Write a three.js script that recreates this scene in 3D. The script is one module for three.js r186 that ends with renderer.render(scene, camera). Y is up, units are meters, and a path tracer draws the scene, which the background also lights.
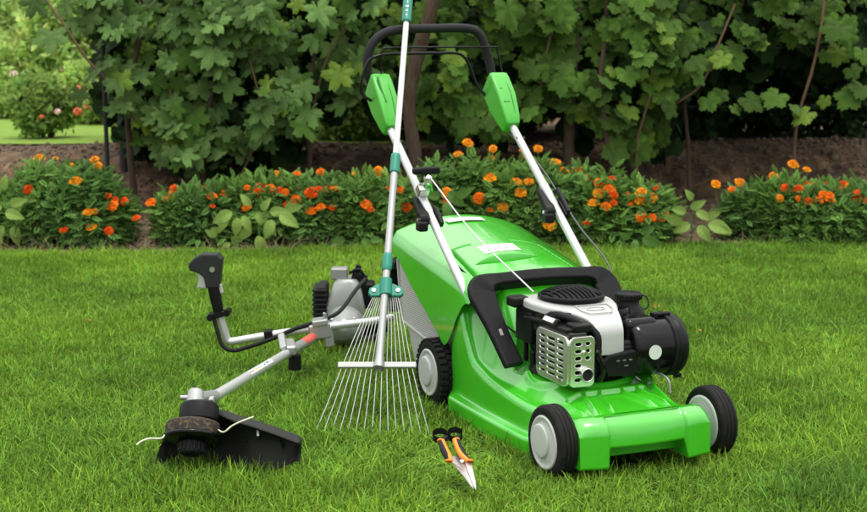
import * as THREE from 'three';
import { RoundedBoxGeometry } from 'three/addons/geometries/RoundedBoxGeometry.js';
import { mergeGeometries } from 'three/addons/utils/BufferGeometryUtils.js';
import { ImprovedNoise } from 'three/addons/math/ImprovedNoise.js';

// ---------------------------------------------------------------- camera, sky, sun, exposure
const scene = new THREE.Scene();
const CAM_H = 1.0116, PITCH = 0.1523, FPX = 1320.6;
const camera = new THREE.PerspectiveCamera(2 * Math.atan(256 / FPX) * 180 / Math.PI, 867 / 512, 0.05, 300);
camera.position.set(0, CAM_H, 0);
camera.rotation.set(-PITCH, 0, 0);
camera.focus = 3.35; camera.userData.fStop = 6.3;
const renderer = new THREE.WebGLRenderer({ antialias: true });
renderer.toneMapping = THREE.LinearToneMapping;
renderer.toneMappingExposure = 1.3;
renderer.shadowMap.enabled = true;
const noise = new ImprovedNoise();
const fbm = (x, y, z, o = 4) => { let s = 0, a = 0.5, f = 1; for (let i = 0; i < o; i++) { s += a * noise.noise(x * f, y * f, z * f); f *= 2.03; a *= 0.5; } return s; };
{ // overcast sky: brighter towards the zenith, soft cloud masses
  const W = 256, H = 128, d = new Float32Array(W * H * 4);
  for (let j = 0; j < H; j++) for (let i = 0; i < W; i++) {
    const el = ((j + 0.5) / H - 0.5) * Math.PI, az = (i + 0.5) / W * Math.PI * 2;
    const x = Math.cos(el) * Math.cos(az), y = Math.sin(el), z = Math.cos(el) * Math.sin(az), k = (j * W + i) * 4;
    let L = 0.10, r = 1.0, g = 1.0, b = 0.8;
    if (y > 0) {
      const c = fbm(x * 2.2 + 4, y * 3.4, z * 2.2 + 9, 5);
      L = 2.0 * (0.3 + 0.7 * y) * (1 + 0.6 * c); r = 1.0; g = 1.0; b = 0.99;
    }
    d[k] = L * r; d[k + 1] = L * g; d[k + 2] = L * b; d[k + 3] = 1;
  }
  const t = new THREE.DataTexture(d, W, H, THREE.RGBAFormat, THREE.FloatType);
  t.mapping = THREE.EquirectangularReflectionMapping; t.magFilter = THREE.LinearFilter; t.minFilter = THREE.LinearFilter; t.wrapS = THREE.RepeatWrapping; t.needsUpdate = true;
  scene.background = t; scene.environment = t;
}
const sun = new THREE.DirectionalLight(new THREE.Color(1.0, 0.95, 0.88), 1.5);
sun.position.set(0.9, 8, -3.0); sun.target.position.set(0.2, 0, -3.6);
sun.castShadow = true; sun.shadow.radius = 20; sun.shadow.mapSize.set(2048, 2048);
Object.assign(sun.shadow.camera, { left: -8, right: 8, top: 8, bottom: -8, near: 0.5, far: 40 });
scene.add(sun, sun.target);

// ---------------------------------------------------------------- helpers
function rngOf(seed) { let a = seed >>> 0; return () => { a = (a + 0x6D2B79F5) | 0; let t = Math.imul(a ^ (a >>> 15), 1 | a); t = (t + Math.imul(t ^ (t >>> 7), 61 | t)) ^ t; return ((t ^ (t >>> 14)) >>> 0) / 4294967296; }; }
const V = (x, y, z) => new THREE.Vector3(x, y, z);
const lerp = (a, b, t) => a + (b - a) * t, clamp = (x, a = 0, b = 1) => Math.min(b, Math.max(a, x));
const smooth = (a, b, x) => { const t = clamp((x - a) / (b - a)); return t * t * (3 - 2 * t); };
const table = (pts) => { // monotone cubic through the points
  const n = pts.length, sl = [], tn = []; for (let i = 0; i < n - 1; i++) sl.push((pts[i + 1][1] - pts[i][1]) / (pts[i + 1][0] - pts[i][0]));
  for (let i = 0; i < n; i++) tn.push(i === 0 ? sl[0] : i === n - 1 ? sl[n - 2] : sl[i - 1] * sl[i] <= 0 ? 0 : 2 * sl[i - 1] * sl[i] / (sl[i - 1] + sl[i]));
  return (x) => { if (x <= pts[0][0]) return pts[0][1]; for (let i = 1; i < n; i++) if (x <= pts[i][0]) { const h = pts[i][0] - pts[i - 1][0], t = (x - pts[i - 1][0]) / h, u = 1 - t; return pts[i - 1][1] * (1 + 2 * t) * u * u + tn[i - 1] * h * t * u * u + pts[i][1] * t * t * (3 - 2 * t) - tn[i] * h * t * t * u; } return pts[n - 1][1]; };
};
const used = {};
const numbered = (n) => { const k = used[n] = (used[n] ?? -1) + 1; return k ? `${n}_${String(k).padStart(3, '0')}` : n; };
function thing(name, label, category, pos = [0, 0, 0], turn = 0, group) {
  const o = new THREE.Group(); o.name = numbered(name); o.position.set(...pos); o.rotation.y = turn;
  o.userData = { label, category }; if (group) o.userData.group = group; scene.add(o); return o;
}
function part(name, geo, mat, parent, extra) {
  const list = Array.isArray(geo) ? geo : [geo];
  const m = new THREE.Mesh(list.length > 1 ? join(list) : list[0], mat); m.name = name; m.castShadow = m.receiveShadow = true; parent.add(m);
  if (extra) Object.assign(m.userData, extra); return m;
}
function struct(name, geo, mat) { const m = part(name, geo, mat, scene); m.userData.kind = 'structure'; return m; }
function sub(name, parent) { const g = new THREE.Group(); g.name = name; parent.add(g); return g; }
function join(list) {
  return mergeGeometries(list.map((g) => {
    const q = g.index ? g.toNonIndexed() : g.clone();
    for (const k of Object.keys(q.attributes)) if (!['position', 'normal', 'uv'].includes(k)) q.deleteAttribute(k);
    if (!q.attributes.normal) q.computeVertexNormals();
    if (!q.attributes.uv) q.setAttribute('uv', new THREE.BufferAttribute(new Float32Array(q.attributes.position.count * 2), 2));
    return q;
  }));
}
const xf = (g, { p = [0, 0, 0], r = [0, 0, 0], s = [1, 1, 1], order = 'XYZ' } = {}) => g.clone().applyMatrix4(new THREE.Matrix4().compose(V(...p), new THREE.Quaternion().setFromEuler(new THREE.Euler(...r, order)), V(...s)));
const rb = (w, h, d, rad = 0.004, p = [0, 0, 0], r = [0, 0, 0]) => xf(new RoundedBoxGeometry(w, h, d, 3, Math.min(rad, w / 2.01, h / 2.01, d / 2.01)), { p, r });
const cyl = (r1, r2, h, seg = 28, p = [0, 0, 0], r = [0, 0, 0]) => xf(new THREE.CylinderGeometry(r1, r2, h, seg), { p, r });
const lathe = (prof, seg = 48, p, r) => xf(new THREE.LatheGeometry(prof.map((q) => new THREE.Vector2(q[0], q[1])), seg), { p, r });
function tube(pts, r, seg = 0, radial = 12, tension = 0.5) {
  const P = pts.map((q) => (q.isVector3 ? q : V(...q)));
  const c = P.length === 2 ? new THREE.LineCurve3(P[0], P[1]) : new THREE.CatmullRomCurve3(P, false, 'catmullrom', tension);
  const n = seg || (P.length === 2 ? 1 : P.length * 8);
  const list = [new THREE.TubeGeometry(c, n, r, radial, false)];
  const S = new THREE.SphereGeometry(r, radial, 6);
  list.push(xf(S, { p: P[0].toArray() }), xf(S, { p: P[P.length - 1].toArray() }));
  return join(list);
}
function taper(pts, radii, radial = 8, n = 24, wob = 0, seed = 1) { // tapered limb along a curve
  const c = new THREE.CatmullRomCurve3(pts.map((q) => (q.isVector3 ? q : V(...q)))), fr = c.computeFrenetFrames(n, false), rows = [];
  for (let i = 0; i <= n; i++) {
    const t = i / n, k = t * (radii.length - 1), a = Math.floor(k), r0 = lerp(radii[a], radii[Math.min(a + 1, radii.length - 1)], k - a), p = c.getPoint(t), row = [];
    for (let j = 0; j <= radial; j++) { const th = j / radial * Math.PI * 2, jj = j % radial, r = r0 * (1 + wob * noise.noise(jj * 1.7 + seed, t * n * 0.55, seed * 3.1)); row.push(p.clone().addScaledVector(fr.normals[i], Math.cos(th) * r).addScaledVector(fr.binormals[i], Math.sin(th) * r)); }
    rows.push(row);
  }
  return loft(rows);
}
function loft(rows, caps = false) {
  const m = rows.length, n = rows[0].length, pos = [], uv = [], idx = [];
  for (let i = 0; i < m; i++) for (let j = 0; j < n; j++) { const q = rows[i][j]; pos.push(q.x, q.y, q.z); uv.push(j / (n - 1), i / (m - 1)); }
  for (let i = 0; i < m - 1; i++) for (let j = 0; j < n - 1; j++) { const a = i * n + j, b = a + 1, c = a + n, d = c + 1; idx.push(a, c, b, b, c, d); }
  const g = new THREE.BufferGeometry();
  g.setAttribute('position', new THREE.Float32BufferAttribute(pos, 3)); g.setAttribute('uv', new THREE.Float32BufferAttribute(uv, 2)); g.setIndex(idx); g.computeVertexNormals();
  if (!caps) return g;
  const list = [g];
  for (const row of [rows[0], rows[m - 1]]) {
    const c = row.reduce((s, q) => s.add(q), V(0, 0, 0)).multiplyScalar(1 / n), cp = [];
    for (let j = 0; j < n - 1; j++) cp.push(...c.toArray(), ...row[j].toArray(), ...row[j + 1].toArray());
    const k = new THREE.BufferGeometry(); k.setAttribute('position', new THREE.Float32BufferAttribute(cp, 3)); k.computeVertexNormals(); list.push(k);
  }
  return join(list);
}
function roundRect(w, h, r, n = 5) { // closed outline, first point repeated
  const o = [];
  for (const [cx, cy, a] of [[w / 2 - r, h / 2 - r, 0], [-w / 2 + r, h / 2 - r, 90], [-w / 2 + r, -h / 2 + r, 180], [w / 2 - r, -h / 2 + r, 270]])
    for (let i = 0; i <= n; i++) { const t = (a + 90 * i / n) * Math.PI / 180; o.push([cx + r * Math.cos(t), cy + r * Math.sin(t)]); }
  o.push(o[0].slice()); return o;
}
function sweep(pts, axA, axB, sec) { // loft of outlines sec(i) = [[a,b]...] laid along points with given axes
  return loft(pts.map((p, i) => sec(i).map(([a, b]) => p.clone().addScaledVector(axA(i), a).addScaledVector(axB(i), b))), true);
}
function extrude(pts, depth, bevel = 0.002, holes = [], seg = 2) {
  const s = new THREE.Shape(pts.map((q) => new THREE.Vector2(q[0], q[1])));
  for (const h of holes) s.holes.push(new THREE.Path(h.map((q) => new THREE.Vector2(q[0], q[1]))));
  return new THREE.ExtrudeGeometry(s, { depth, bevelEnabled: bevel > 0, bevelSize: bevel, bevelThickness: bevel, bevelSegments: seg, curveSegments: 8 });
}
// a pixel of an 867 x 512 frame and a depth z give a point of the garden
function at(u, v, z) {
  const a = (u - 433.5) / FPX, b = (256 - v) / FPX, c = Math.cos(PITCH), s = Math.sin(PITCH), d = V(a, b * c - s, -b * s - c);
  return d.multiplyScalar(z / d.z).add(V(0, CAM_H, 0));
}
// ---------------------------------------------------------------- textures and materials
const rgb = (r, g, b) => new THREE.Color().setRGB(r, g, b);
function tex(size, fn, srgb = false, rep = [1, 1]) {
  const d = new Uint8Array(size * size * 4);
  for (let j = 0; j < size; j++) for (let i = 0; i < size; i++) { const c = fn(i / size, j / size, i, j), k = (j * size + i) * 4; d[k] = clamp(c[0]) * 255; d[k + 1] = clamp(c[1]) * 255; d[k + 2] = clamp(c[2]) * 255; d[k + 3] = 255; }
  const t = new THREE.DataTexture(d, size, size, THREE.RGBAFormat); t.wrapS = t.wrapT = THREE.RepeatWrapping; t.magFilter = THREE.LinearFilter; t.minFilter = THREE.LinearFilter;
  t.repeat.set(...rep); if (srgb) t.colorSpace = THREE.SRGBColorSpace; t.needsUpdate = true; return t;
}
const std = (c, rough, metal = 0, extra = {}) => new THREE.MeshStandardMaterial({ color: rgb(...c), roughness: rough, metalness: metal, side: THREE.DoubleSide, ...extra });
const phys = (c, rough, extra = {}) => new THREE.MeshPhysicalMaterial({ color: rgb(...c), roughness: rough, side: THREE.DoubleSide, ...extra });
const grainTex = tex(256, (u, v, i, j) => { const n = 0.5 + 0.6 * noise.noise(i * 0.31, j * 0.31, 2.2) + 0.25 * noise.noise(i * 0.83, j * 0.83, 8.2); return [n, n, n]; });
const smudge = tex(256, (u, v) => { const a = Math.PI * 2, x = Math.cos(u * a), y = Math.sin(u * a), z = Math.cos(v * a), w = Math.sin(v * a); const n = 0.66 + 0.3 * fbm(x * 1.3 + z * 1.1, y * 1.3 + w * 0.7, w * 1.1 + 3, 4); return [n, n, n]; });
const M = {};
M.green = phys([0.040, 0.43, 0.012], 0.42, { clearcoat: 1, clearcoatRoughness: 0.1, roughnessMap: smudge, ior: 1.56 });
M.greenSoft = phys([0.040, 0.38, 0.014], 0.4, { clearcoat: 0.4, clearcoatRoughness: 0.25 });
M.black = phys([0.007, 0.007, 0.0075], 0.38, { specularIntensity: 0.35, bumpMap: grainTex, bumpScale: 0.0002 });
M.blackGloss = phys([0.004, 0.004, 0.0045], 0.16, { specularIntensity: 0.5 });
M.motor = std([0.27, 0.28, 0.27], 0.42, 0.3);
M.wire = std([0.42, 0.42, 0.41], 0.3, 0.9);
M.blackMatte = phys([0.010, 0.010, 0.0105], 0.65, { specularIntensity: 0.5 });
M.frameGrey = phys([0.006, 0.0062, 0.0068], 0.45, { specularIntensity: 0.25, bumpMap: grainTex, bumpScale: 0.0003 });
M.rubber = phys([0.024, 0.0235, 0.022], 0.72, { specularIntensity: 0.3, map: tex(256, (u, v, i, j) => { const a = Math.PI * 2, n = 0.45 + 0.9 * Math.max(0, fbm(Math.cos(u * a) * 3, Math.sin(u * a) * 3, v * 5, 4)) + 0.12 * noise.noise(i * 0.5, j * 0.5, 1); return [n, n, n]; }) });
M.foam = phys([0.016, 0.016, 0.018], 0.7, { specularIntensity: 0.5 });
M.hub = std([0.47, 0.49, 0.47], 0.5);
M.silver = std([0.36, 0.37, 0.36], 0.36, 0.5);
M.tube = std([0.56, 0.57, 0.56], 0.36, 0.5);
M.chrome = std([0.82, 0.82, 0.8], 0.2, 1);
M.steel = std([0.62, 0.62, 0.6], 0.32, 1);
M.plate = std([0.78, 0.79, 0.74], 0.27, 0.95);
M.cover = std([0.44, 0.45, 0.44], 0.4, 0.2, { bumpMap: grainTex, bumpScale: 0.00025 });
M.white = std([0.6, 0.6, 0.59], 0.45);
M.cloth = std([0.40, 0.41, 0.39], 0.75);
M.teal = std([0.005, 0.20, 0.135], 0.4);
M.orange = std([0.85, 0.22, 0.01], 0.45);
M.red = std([0.62, 0.09, 0.055], 0.45);
const barkTex = tex(256, (u, v, i, j) => { const n = 0.5 + 0.55 * fbm(i * 0.11, j * 0.02, 3, 4) + 0.3 * noise.noise(i * 0.3, j * 0.05, 9); return [0.10 + 0.33 * n, 0.08 + 0.25 * n, 0.06 + 0.19 * n]; }, true, [2, 3]);
M.bark = new THREE.MeshStandardMaterial({ map: barkTex, bumpMap: barkTex, bumpScale: 0.012, roughness: 0.95, side: THREE.DoubleSide });
M.twig = std([0.12, 0.07, 0.035], 0.85);
M.stalk = std([0.07, 0.16, 0.03], 0.7);
const leafy = (c, tr = 0.3, rough = 0.6, extra = {}) => new THREE.MeshPhysicalMaterial({ color: rgb(...c), roughness: rough, transmission: tr, thickness: 0, specularIntensity: 0.22, side: THREE.DoubleSide, ...extra });
// ---------------------------------------------------------------- ground: lawn, flower bed, bank, far lawn
const edgeZ = (x) => -6.525 - 0.0772 * (x + 2.167) + 0.035 * noise.noise(x * 2.3, 1.5, 0) + 0.02 * noise.noise(x * 7.1, 4.5, 0);
const lawnY = (x, z) => 0.012 * noise.noise(x * 0.9, z * 0.9, 3.3) + 0.006 * noise.noise(x * 2.7, z * 2.7, 1.3) - 0.004;
const bedY = (x, z) => {
  const e = edgeZ(x) - z, f = smooth(1.15, 2.05, e + 0.16 * noise.noise(x * 0.8, 0.3, 7) + 0.10 * noise.noise(x * 3.1, z * 2, 7));
  const low = 0.005 + 0.10 * smooth(0, 1.6, e);
  return lerp(low, 0.40 + 0.02 * noise.noise(x * 0.7, z * 0.4, 2), f) + (0.030 * fbm(x * 4.1, z * 4.1, 5, 4) + 0.016 * fbm(x * 15, z * 15, 8, 3)) * smooth(0, 0.2, e) * (1 + f * (1 - f) * 7);
};
function sheet(x0, x1, z0, z1, nx, nz, yf, uvs = 1) {
  const rows = [];
  for (let j = 0; j <= nz; j++) { const row = []; for (let i = 0; i <= nx; i++) { const x = lerp(x0, x1, i / nx), zz = typeof z0 === 'function' ? lerp(z0(x), z1, j / nz) : lerp(z0, z1, j / nz); row.push(V(x, yf(x, zz), zz)); } rows.push(row); }
  const g = loft(rows), p = g.attributes.position, uv = g.attributes.uv;
  for (let i = 0; i < p.count; i++) uv.setXY(i, p.getX(i) * uvs, p.getZ(i) * uvs);
  return g;
}
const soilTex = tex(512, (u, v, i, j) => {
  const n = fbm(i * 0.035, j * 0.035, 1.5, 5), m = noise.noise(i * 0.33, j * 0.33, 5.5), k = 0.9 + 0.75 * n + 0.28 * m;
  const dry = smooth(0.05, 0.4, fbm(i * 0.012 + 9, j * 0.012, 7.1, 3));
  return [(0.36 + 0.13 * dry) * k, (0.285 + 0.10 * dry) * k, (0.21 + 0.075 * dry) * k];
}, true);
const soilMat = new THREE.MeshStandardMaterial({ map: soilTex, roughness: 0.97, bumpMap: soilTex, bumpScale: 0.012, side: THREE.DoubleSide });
const thatchTex = tex(512, (u, v, i, j) => { const n = 0.5 + 0.7 * fbm(i * 0.05, j * 0.05, 3, 4) + 0.3 * noise.noise(i * 0.6, j * 0.14, 1); return [0.12 + 0.13 * n, 0.18 + 0.15 * n, 0.05 + 0.05 * n]; }, true);
struct('lawn', sheet(-7, 7, (x) => edgeZ(x), 2.5, 90, 90, (x, z) => lawnY(x, z), 1), new THREE.MeshStandardMaterial({ map: thatchTex, roughness: 1, side: THREE.DoubleSide }));
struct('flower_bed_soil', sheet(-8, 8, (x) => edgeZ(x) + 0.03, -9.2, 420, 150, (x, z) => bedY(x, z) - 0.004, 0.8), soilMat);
struct('far_lawn', (() => { const g = sheet(-30, 0.35, -9.15, -60, 80, 80, (x, z) => 0.40 + 0.02 * noise.noise(x * 0.7, z * 0.4, 2) + 0.03 * noise.noise(x * 0.5, z * 0.5, 1) * smooth(-9.2, -11, z) , 0.5); return g; })(),
  new THREE.MeshStandardMaterial({ map: tex(256, (u, v, i, j) => { const n = 0.5 + 0.6 * fbm(i * 0.09, j * 0.09, 6, 4); return [0.33 + 0.2 * n, 0.46 + 0.16 * n, 0.13 + 0.08 * n]; }, true), roughness: 1, side: THREE.DoubleSide }));
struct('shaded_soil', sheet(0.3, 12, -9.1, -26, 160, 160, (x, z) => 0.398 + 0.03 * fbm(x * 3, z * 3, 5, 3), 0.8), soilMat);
struct('horizon_ground', (() => { const g = new THREE.PlaneGeometry(400, 400); g.rotateX(-Math.PI / 2); g.translate(0, -0.25, 0); return g; })(), std([0.06, 0.09, 0.03], 1));

// grass: countless blades
function bladePatch(seed, n, R, hMin, hMax, w) {
  const r = rngOf(seed), pos = [], col = [], nor = [];
  for (let k = 0; k < n; k++) {
    const a = r() * 6.283, d = Math.sqrt(r()) * R, bx = Math.cos(a) * d, bz = Math.sin(a) * d, h = lerp(hMin, hMax, r() * r() * 0.6 + r() * 0.4);
    const yaw = r() * 6.283, lean = (0.15 + 1.5 * r() * r()) * h, px = Math.cos(yaw), pz = Math.sin(yaw), side = yaw + 1.57 + (r() - 0.5) * 0.8, sx = Math.cos(side) * w * (0.7 + 0.6 * r()), sz = Math.sin(side) * w * (0.7 + 0.6 * r());
    const P = (t, s) => { const l = lean * t * t, y = h * (t - 0.22 * (lean / h) * t * t); return [bx + px * l + sx * s, y, bz + pz * l + sz * s]; };
    const A = P(-0.06, -0.8), B = P(-0.06, 0.8), C = P(0.5, -0.85), D = P(0.5, 0.85), E = P(0.82, -0.5), F = P(0.82, 0.5), T = P(1, 0);
    const dry = r() < 0.075, warm = r();
    const lum = 0.48 + 0.95 * r() * r() + 0.15 * warm, base = dry ? [1.15, 0.88, 0.9] : [lum * (0.78 + 0.35 * warm), lum, lum * (0.6 + 0.5 * r())];
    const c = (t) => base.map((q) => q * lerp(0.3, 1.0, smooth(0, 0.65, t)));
    const tri = (...l) => l.forEach(([p, t]) => { pos.push(...p); col.push(...c(t)); nor.push(px * -0.25, 0.9, pz * -0.25); });
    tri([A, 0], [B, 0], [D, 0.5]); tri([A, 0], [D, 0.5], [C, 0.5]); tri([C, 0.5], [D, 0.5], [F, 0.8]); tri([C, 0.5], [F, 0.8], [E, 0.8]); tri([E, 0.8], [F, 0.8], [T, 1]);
  }
  const g = new THREE.BufferGeometry(); g.setAttribute('position', new THREE.Float32BufferAttribute(pos, 3)); g.setAttribute('color', new THREE.Float32BufferAttribute(col, 3)); g.computeVertexNormals(); return g;
}
const O_ = V(0.4965, 0, -3.1573), YAW = 0.4024;
const toMower = (x, z) => { const dx = x - O_.x, dz = z - O_.z; return [dx * Math.cos(YAW) - dz * Math.sin(YAW), dx * Math.sin(YAW) + dz * Math.cos(YAW)]; };
{
  const mat = leafy([0.215, 0.39, 0.044], 0.35, 0.95, { vertexColors: true });
  const kinds = 7, lists = Array.from({ length: kinds }, () => []), r = rngOf(11);
  const tall = [];
  for (let z = -1.6; z > -7.2;) {
    const dist = -z, step = dist < 4.2 ? 0.0265 : 0.033;
    const half = 0.36 * dist + 0.75;
    for (let x = -half; x < half; x += step) {
      const X = x + (r() - 0.5) * step * 1.5, Z = z + (r() - 0.5) * step * 1.5;
      const e = Z - edgeZ(X); if (e < -0.02 - 0.05 * r()) continue;
      const [mx, mz] = toMower(X, Z);
      let s = 0.82 + 0.5 * fbm(X * 1.6, Z * 1.6, 2, 3) + 0.3 * (r() - 0.5);
      if (Math.abs(mx) < 0.21 && mz > -1.05 && mz < 0.06) { if (r() < 0.75) continue; s *= 0.55; }
      const sd = Math.hypot((X - 0.055) / 0.1, (Z + 3.13) / 0.26); s *= lerp(0.45, 1, smooth(0.8, 1.5, sd));
      if (e < 0.12) s *= 1.15;
      const td = Math.hypot((X + 0.5) / 0.26, (Z + 2.93) / 0.1); s *= lerp(1.45, 1, smooth(0.4, 1.3, td));
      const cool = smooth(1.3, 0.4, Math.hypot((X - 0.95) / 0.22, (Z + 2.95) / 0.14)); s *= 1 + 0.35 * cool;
      lists[Math.floor(r() * kinds)].push([X, Z, s, r() * 6.283, r(), cool]);
    }
    z -= step;
  }
  const root = new THREE.Group(); root.name = 'grass'; root.userData = { kind: 'stuff', label: 'dense mown green grass of the lawn under the tools', category: 'grass' }; scene.add(root);
  lists.forEach((l, k) => {
    const g = bladePatch(100 + k, 44, 0.036, 0.02, 0.078, 0.0021), m = new THREE.InstancedMesh(g, mat, l.length), q = new THREE.Matrix4(), c = new THREE.Color();
    l.forEach(([X, Z, s, a, w, cool], i) => {
      const tilt = new THREE.Euler((fbm(X * 2, Z * 2, 9, 2)) * 0.7, a, (fbm(X * 2, Z * 2, 19, 2)) * 0.7);
      q.compose(V(X, lawnY(X, Z) - 0.002, Z), new THREE.Quaternion().setFromEuler(tilt), V(1, s, 1)); m.setMatrixAt(i, q);
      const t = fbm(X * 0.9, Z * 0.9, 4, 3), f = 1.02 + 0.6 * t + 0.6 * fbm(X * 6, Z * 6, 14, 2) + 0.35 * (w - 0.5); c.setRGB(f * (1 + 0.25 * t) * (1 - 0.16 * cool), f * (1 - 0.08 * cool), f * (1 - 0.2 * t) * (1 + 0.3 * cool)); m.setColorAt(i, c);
    });
    m.name = 'grass_blades'; m.userData.kind = 'stuff'; m.castShadow = m.receiveShadow = true; root.add(m);
  });
}
// crumbs of earth and dry straw on the bed
{
  const r = rngOf(77), g = new THREE.IcosahedronGeometry(1, 1), p = g.attributes.position;
  for (let i = 0; i < p.count; i++) { const v = V().fromBufferAttribute(p, i), k = 1 + 0.35 * noise.noise(v.x * 2, v.y * 2, v.z * 2); p.setXYZ(i, v.x * k, v.y * k * 0.7, v.z * k); }
  g.computeVertexNormals();
  const m = new THREE.InstancedMesh(g, std([0.12, 0.085, 0.058], 1), 9000), q = new THREE.Matrix4(), c = new THREE.Color();
  for (let i = 0; i < 9000; i++) {
    const x = (r() - 0.5) * 9, z = edgeZ(x) - 0.05 - r() * 2.5, s = 0.004 + 0.026 * r() * r() * r() + 0.004 * r();
    q.compose(V(x, bedY(x, z), z), new THREE.Quaternion().setFromEuler(new THREE.Euler(r() * 6, r() * 6, r() * 6)), V(s, s, s)); m.setMatrixAt(i, q); const f = 0.6 + 0.8 * r(); c.setRGB(f, f * 0.97, f * 0.92); m.setColorAt(i, c);
  }
  m.name = 'soil_clods'; m.userData = { kind: 'stuff', label: 'loose brown crumbs of earth on the flower bed', category: 'soil' }; m.receiveShadow = m.castShadow = true; scene.add(m);
  const st = bladePatch(55, 5, 0.06, 0.05, 0.13, 0.0016), dm = new THREE.InstancedMesh(st, std([0.24, 0.19, 0.11], 0.9), 170);
  for (let i = 0; i < 170; i++) { const x = (r() - 0.5) * 7, z = edgeZ(x) - 0.02 - 0.35 * r() * r(); q.compose(V(x, bedY(x, z), z), new THREE.Quaternion().setFromEuler(new THREE.Euler((r() - 0.5) * 2.4, r() * 6, (r() - 0.5) * 2.4)), V(1, 1, 1)); dm.setMatrixAt(i, q); }
  dm.name = 'dry_straw'; dm.userData = { kind: 'stuff', label: 'dry pale straw lying along the edge of the flower bed', category: 'straw' }; scene.add(dm);
}

{ // orange petals dropped on the lawn right of the engine
  const r = rngOf(31), g = new THREE.PlaneGeometry(0.016, 0.011, 3, 2), p = g.attributes.position; for (let i = 0; i < p.count; i++) p.setZ(i, 20 * p.getX(i) * p.getX(i)); g.computeVertexNormals();
  const m = new THREE.InstancedMesh(g, std([0.55, 0.14, 0.03], 0.7), 9), q = new THREE.Matrix4();
  [[655, 305], [663, 312], [659, 306], [651, 309], [700, 330], [612, 262], [640, 300], [780, 300], [90, 320]].forEach(([u, v], i) => { const k = at(u, v, -4), d = k.sub(camera.position), t = (0.045 - CAM_H) / d.y; q.compose(camera.position.clone().addScaledVector(d, t), new THREE.Quaternion().setFromEuler(new THREE.Euler(-1.2 + r() * 0.8, r() * 6, r())), V(1, 1, 1).multiplyScalar(i < 2 ? 1.1 : 0.55)); m.setMatrixAt(i, q); });
  m.name = 'fallen_petals'; m.userData = { kind: 'stuff', label: 'a few dropped orange petals on the grass right of the engine', category: 'petals' }; m.castShadow = m.receiveShadow = true; scene.add(m);
}

// ---------------------------------------------------------------- leaves
function leafOutline(kind) { // radius by angle from the tip, half leaf mirrored with slight differences
  const lobes = kind === 'fig' ? [[0, 1.0, 31], [61, 0.93, 31], [118, 0.74, 36]] : [[0, 1.0, 38], [62, 0.92, 36], [120, 0.78, 40]];
  return (deg) => { const d = Math.abs(deg); let r = kind === 'fig' ? 0.50 : 0.70; for (const [c, l, w] of lobes) r = Math.max(r, l * Math.exp(-Math.pow(Math.abs(d - c) / w, 3.2))); return r * (1 - 0.8 * smooth(148, 180, d)); };
}
function vineLeaf(seed, kind) {
  const r = rngOf(seed), out = leafOutline(kind), N = 44, pos = [0, 0, 0], uv = [0.5, 0.42], idx = [], cup = 0.05 + 0.5 * r() * r(), droop = 0.1 + 0.65 * r(), tw = (r() - 0.5) * 0.5;
  const rings = [0.4, 0.75, 1];
  rings.forEach((q, ri) => {
    for (let i = 0; i <= N; i++) {
      const deg = -180 + 360 * i / N, a = deg * Math.PI / 180, teeth = ri === 2 ? 1 + 0.07 * ((i % 2) * 2 - 1) + 0.04 * (r() - 0.5) : 1, R = out(deg) * q * teeth;
      const x = Math.sin(a) * R, y = -Math.cos(a) * R;
      const fold = 0.05 * Math.cos(a * 6) * R + cup * x * x - droop * R * R * 0.35 + 0.03 * Math.sin(x * 9 + seed) + tw * x * y * 0.5;
      pos.push(x * 0.5, y * 0.5, fold * 0.5); uv.push(0.5 + x * 0.45, 0.55 - (y + 0.2) * -0.0 + y * 0.4);
    }
  });
  const n = N + 1, pb = pos.length / 3; pos.push(-0.007, 0, 0, 0.007, 0, 0, 0.1 * (r() - 0.5) + 0.005, 0.32, -0.16, 0.1 * (r() - 0.5), 0.32, -0.16); uv.push(0.5, 0.42, 0.5, 0.42, 0.5, 0.42, 0.5, 0.42); idx.push(pb, pb + 1, pb + 2, pb, pb + 2, pb + 3);
  for (let i = 0; i < N; i++) { idx.push(0, 1 + i, 2 + i); for (let k = 0; k < 2; k++) { const a = 1 + k * n + i, b = a + n; idx.push(a, b, b + 1, a, b + 1, a + 1); } }
  const g = new THREE.BufferGeometry(); g.setAttribute('position', new THREE.Float32BufferAttribute(pos, 3)); g.setAttribute('uv', new THREE.Float32BufferAttribute(uv, 2)); g.setIndex(idx); g.computeVertexNormals(); return g;
}
const veinTex = tex(256, (u, v, i, j) => {
  const x = (u - 0.5) / 0.45, y = (v - 0.55) / 0.4, R = Math.hypot(x, y), a = Math.atan2(x, -y) * 180 / Math.PI;
  let vein = 0;
  for (const c of [-118, -60, 0, 60, 118]) { const d = (a - c) * Math.PI / 180, off = Math.abs(Math.sin(d)) * R, along = Math.cos(d) * R; if (along > -0.02 && Math.abs(a - c) < 50) { vein = Math.max(vein, 1 - smooth(0.006, 0.028, off)); const br = Math.abs(((along - off * 0.9) * 7) % 1 - 0.5); vein = Math.max(vein, 0.45 * (1 - smooth(0.05, 0.16, br)) * (1 - smooth(0.1, 0.5, off))); } }
  const n = 0.92 + 0.35 * fbm(i * 0.03, j * 0.03, 3.7, 4), b = n * (1 + 0.3 * vein);
  return [clamp(b * 0.80 + 0.06 * vein), clamp(b * 0.84), clamp(b * 0.74 + 0.05 * vein)];
});
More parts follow.
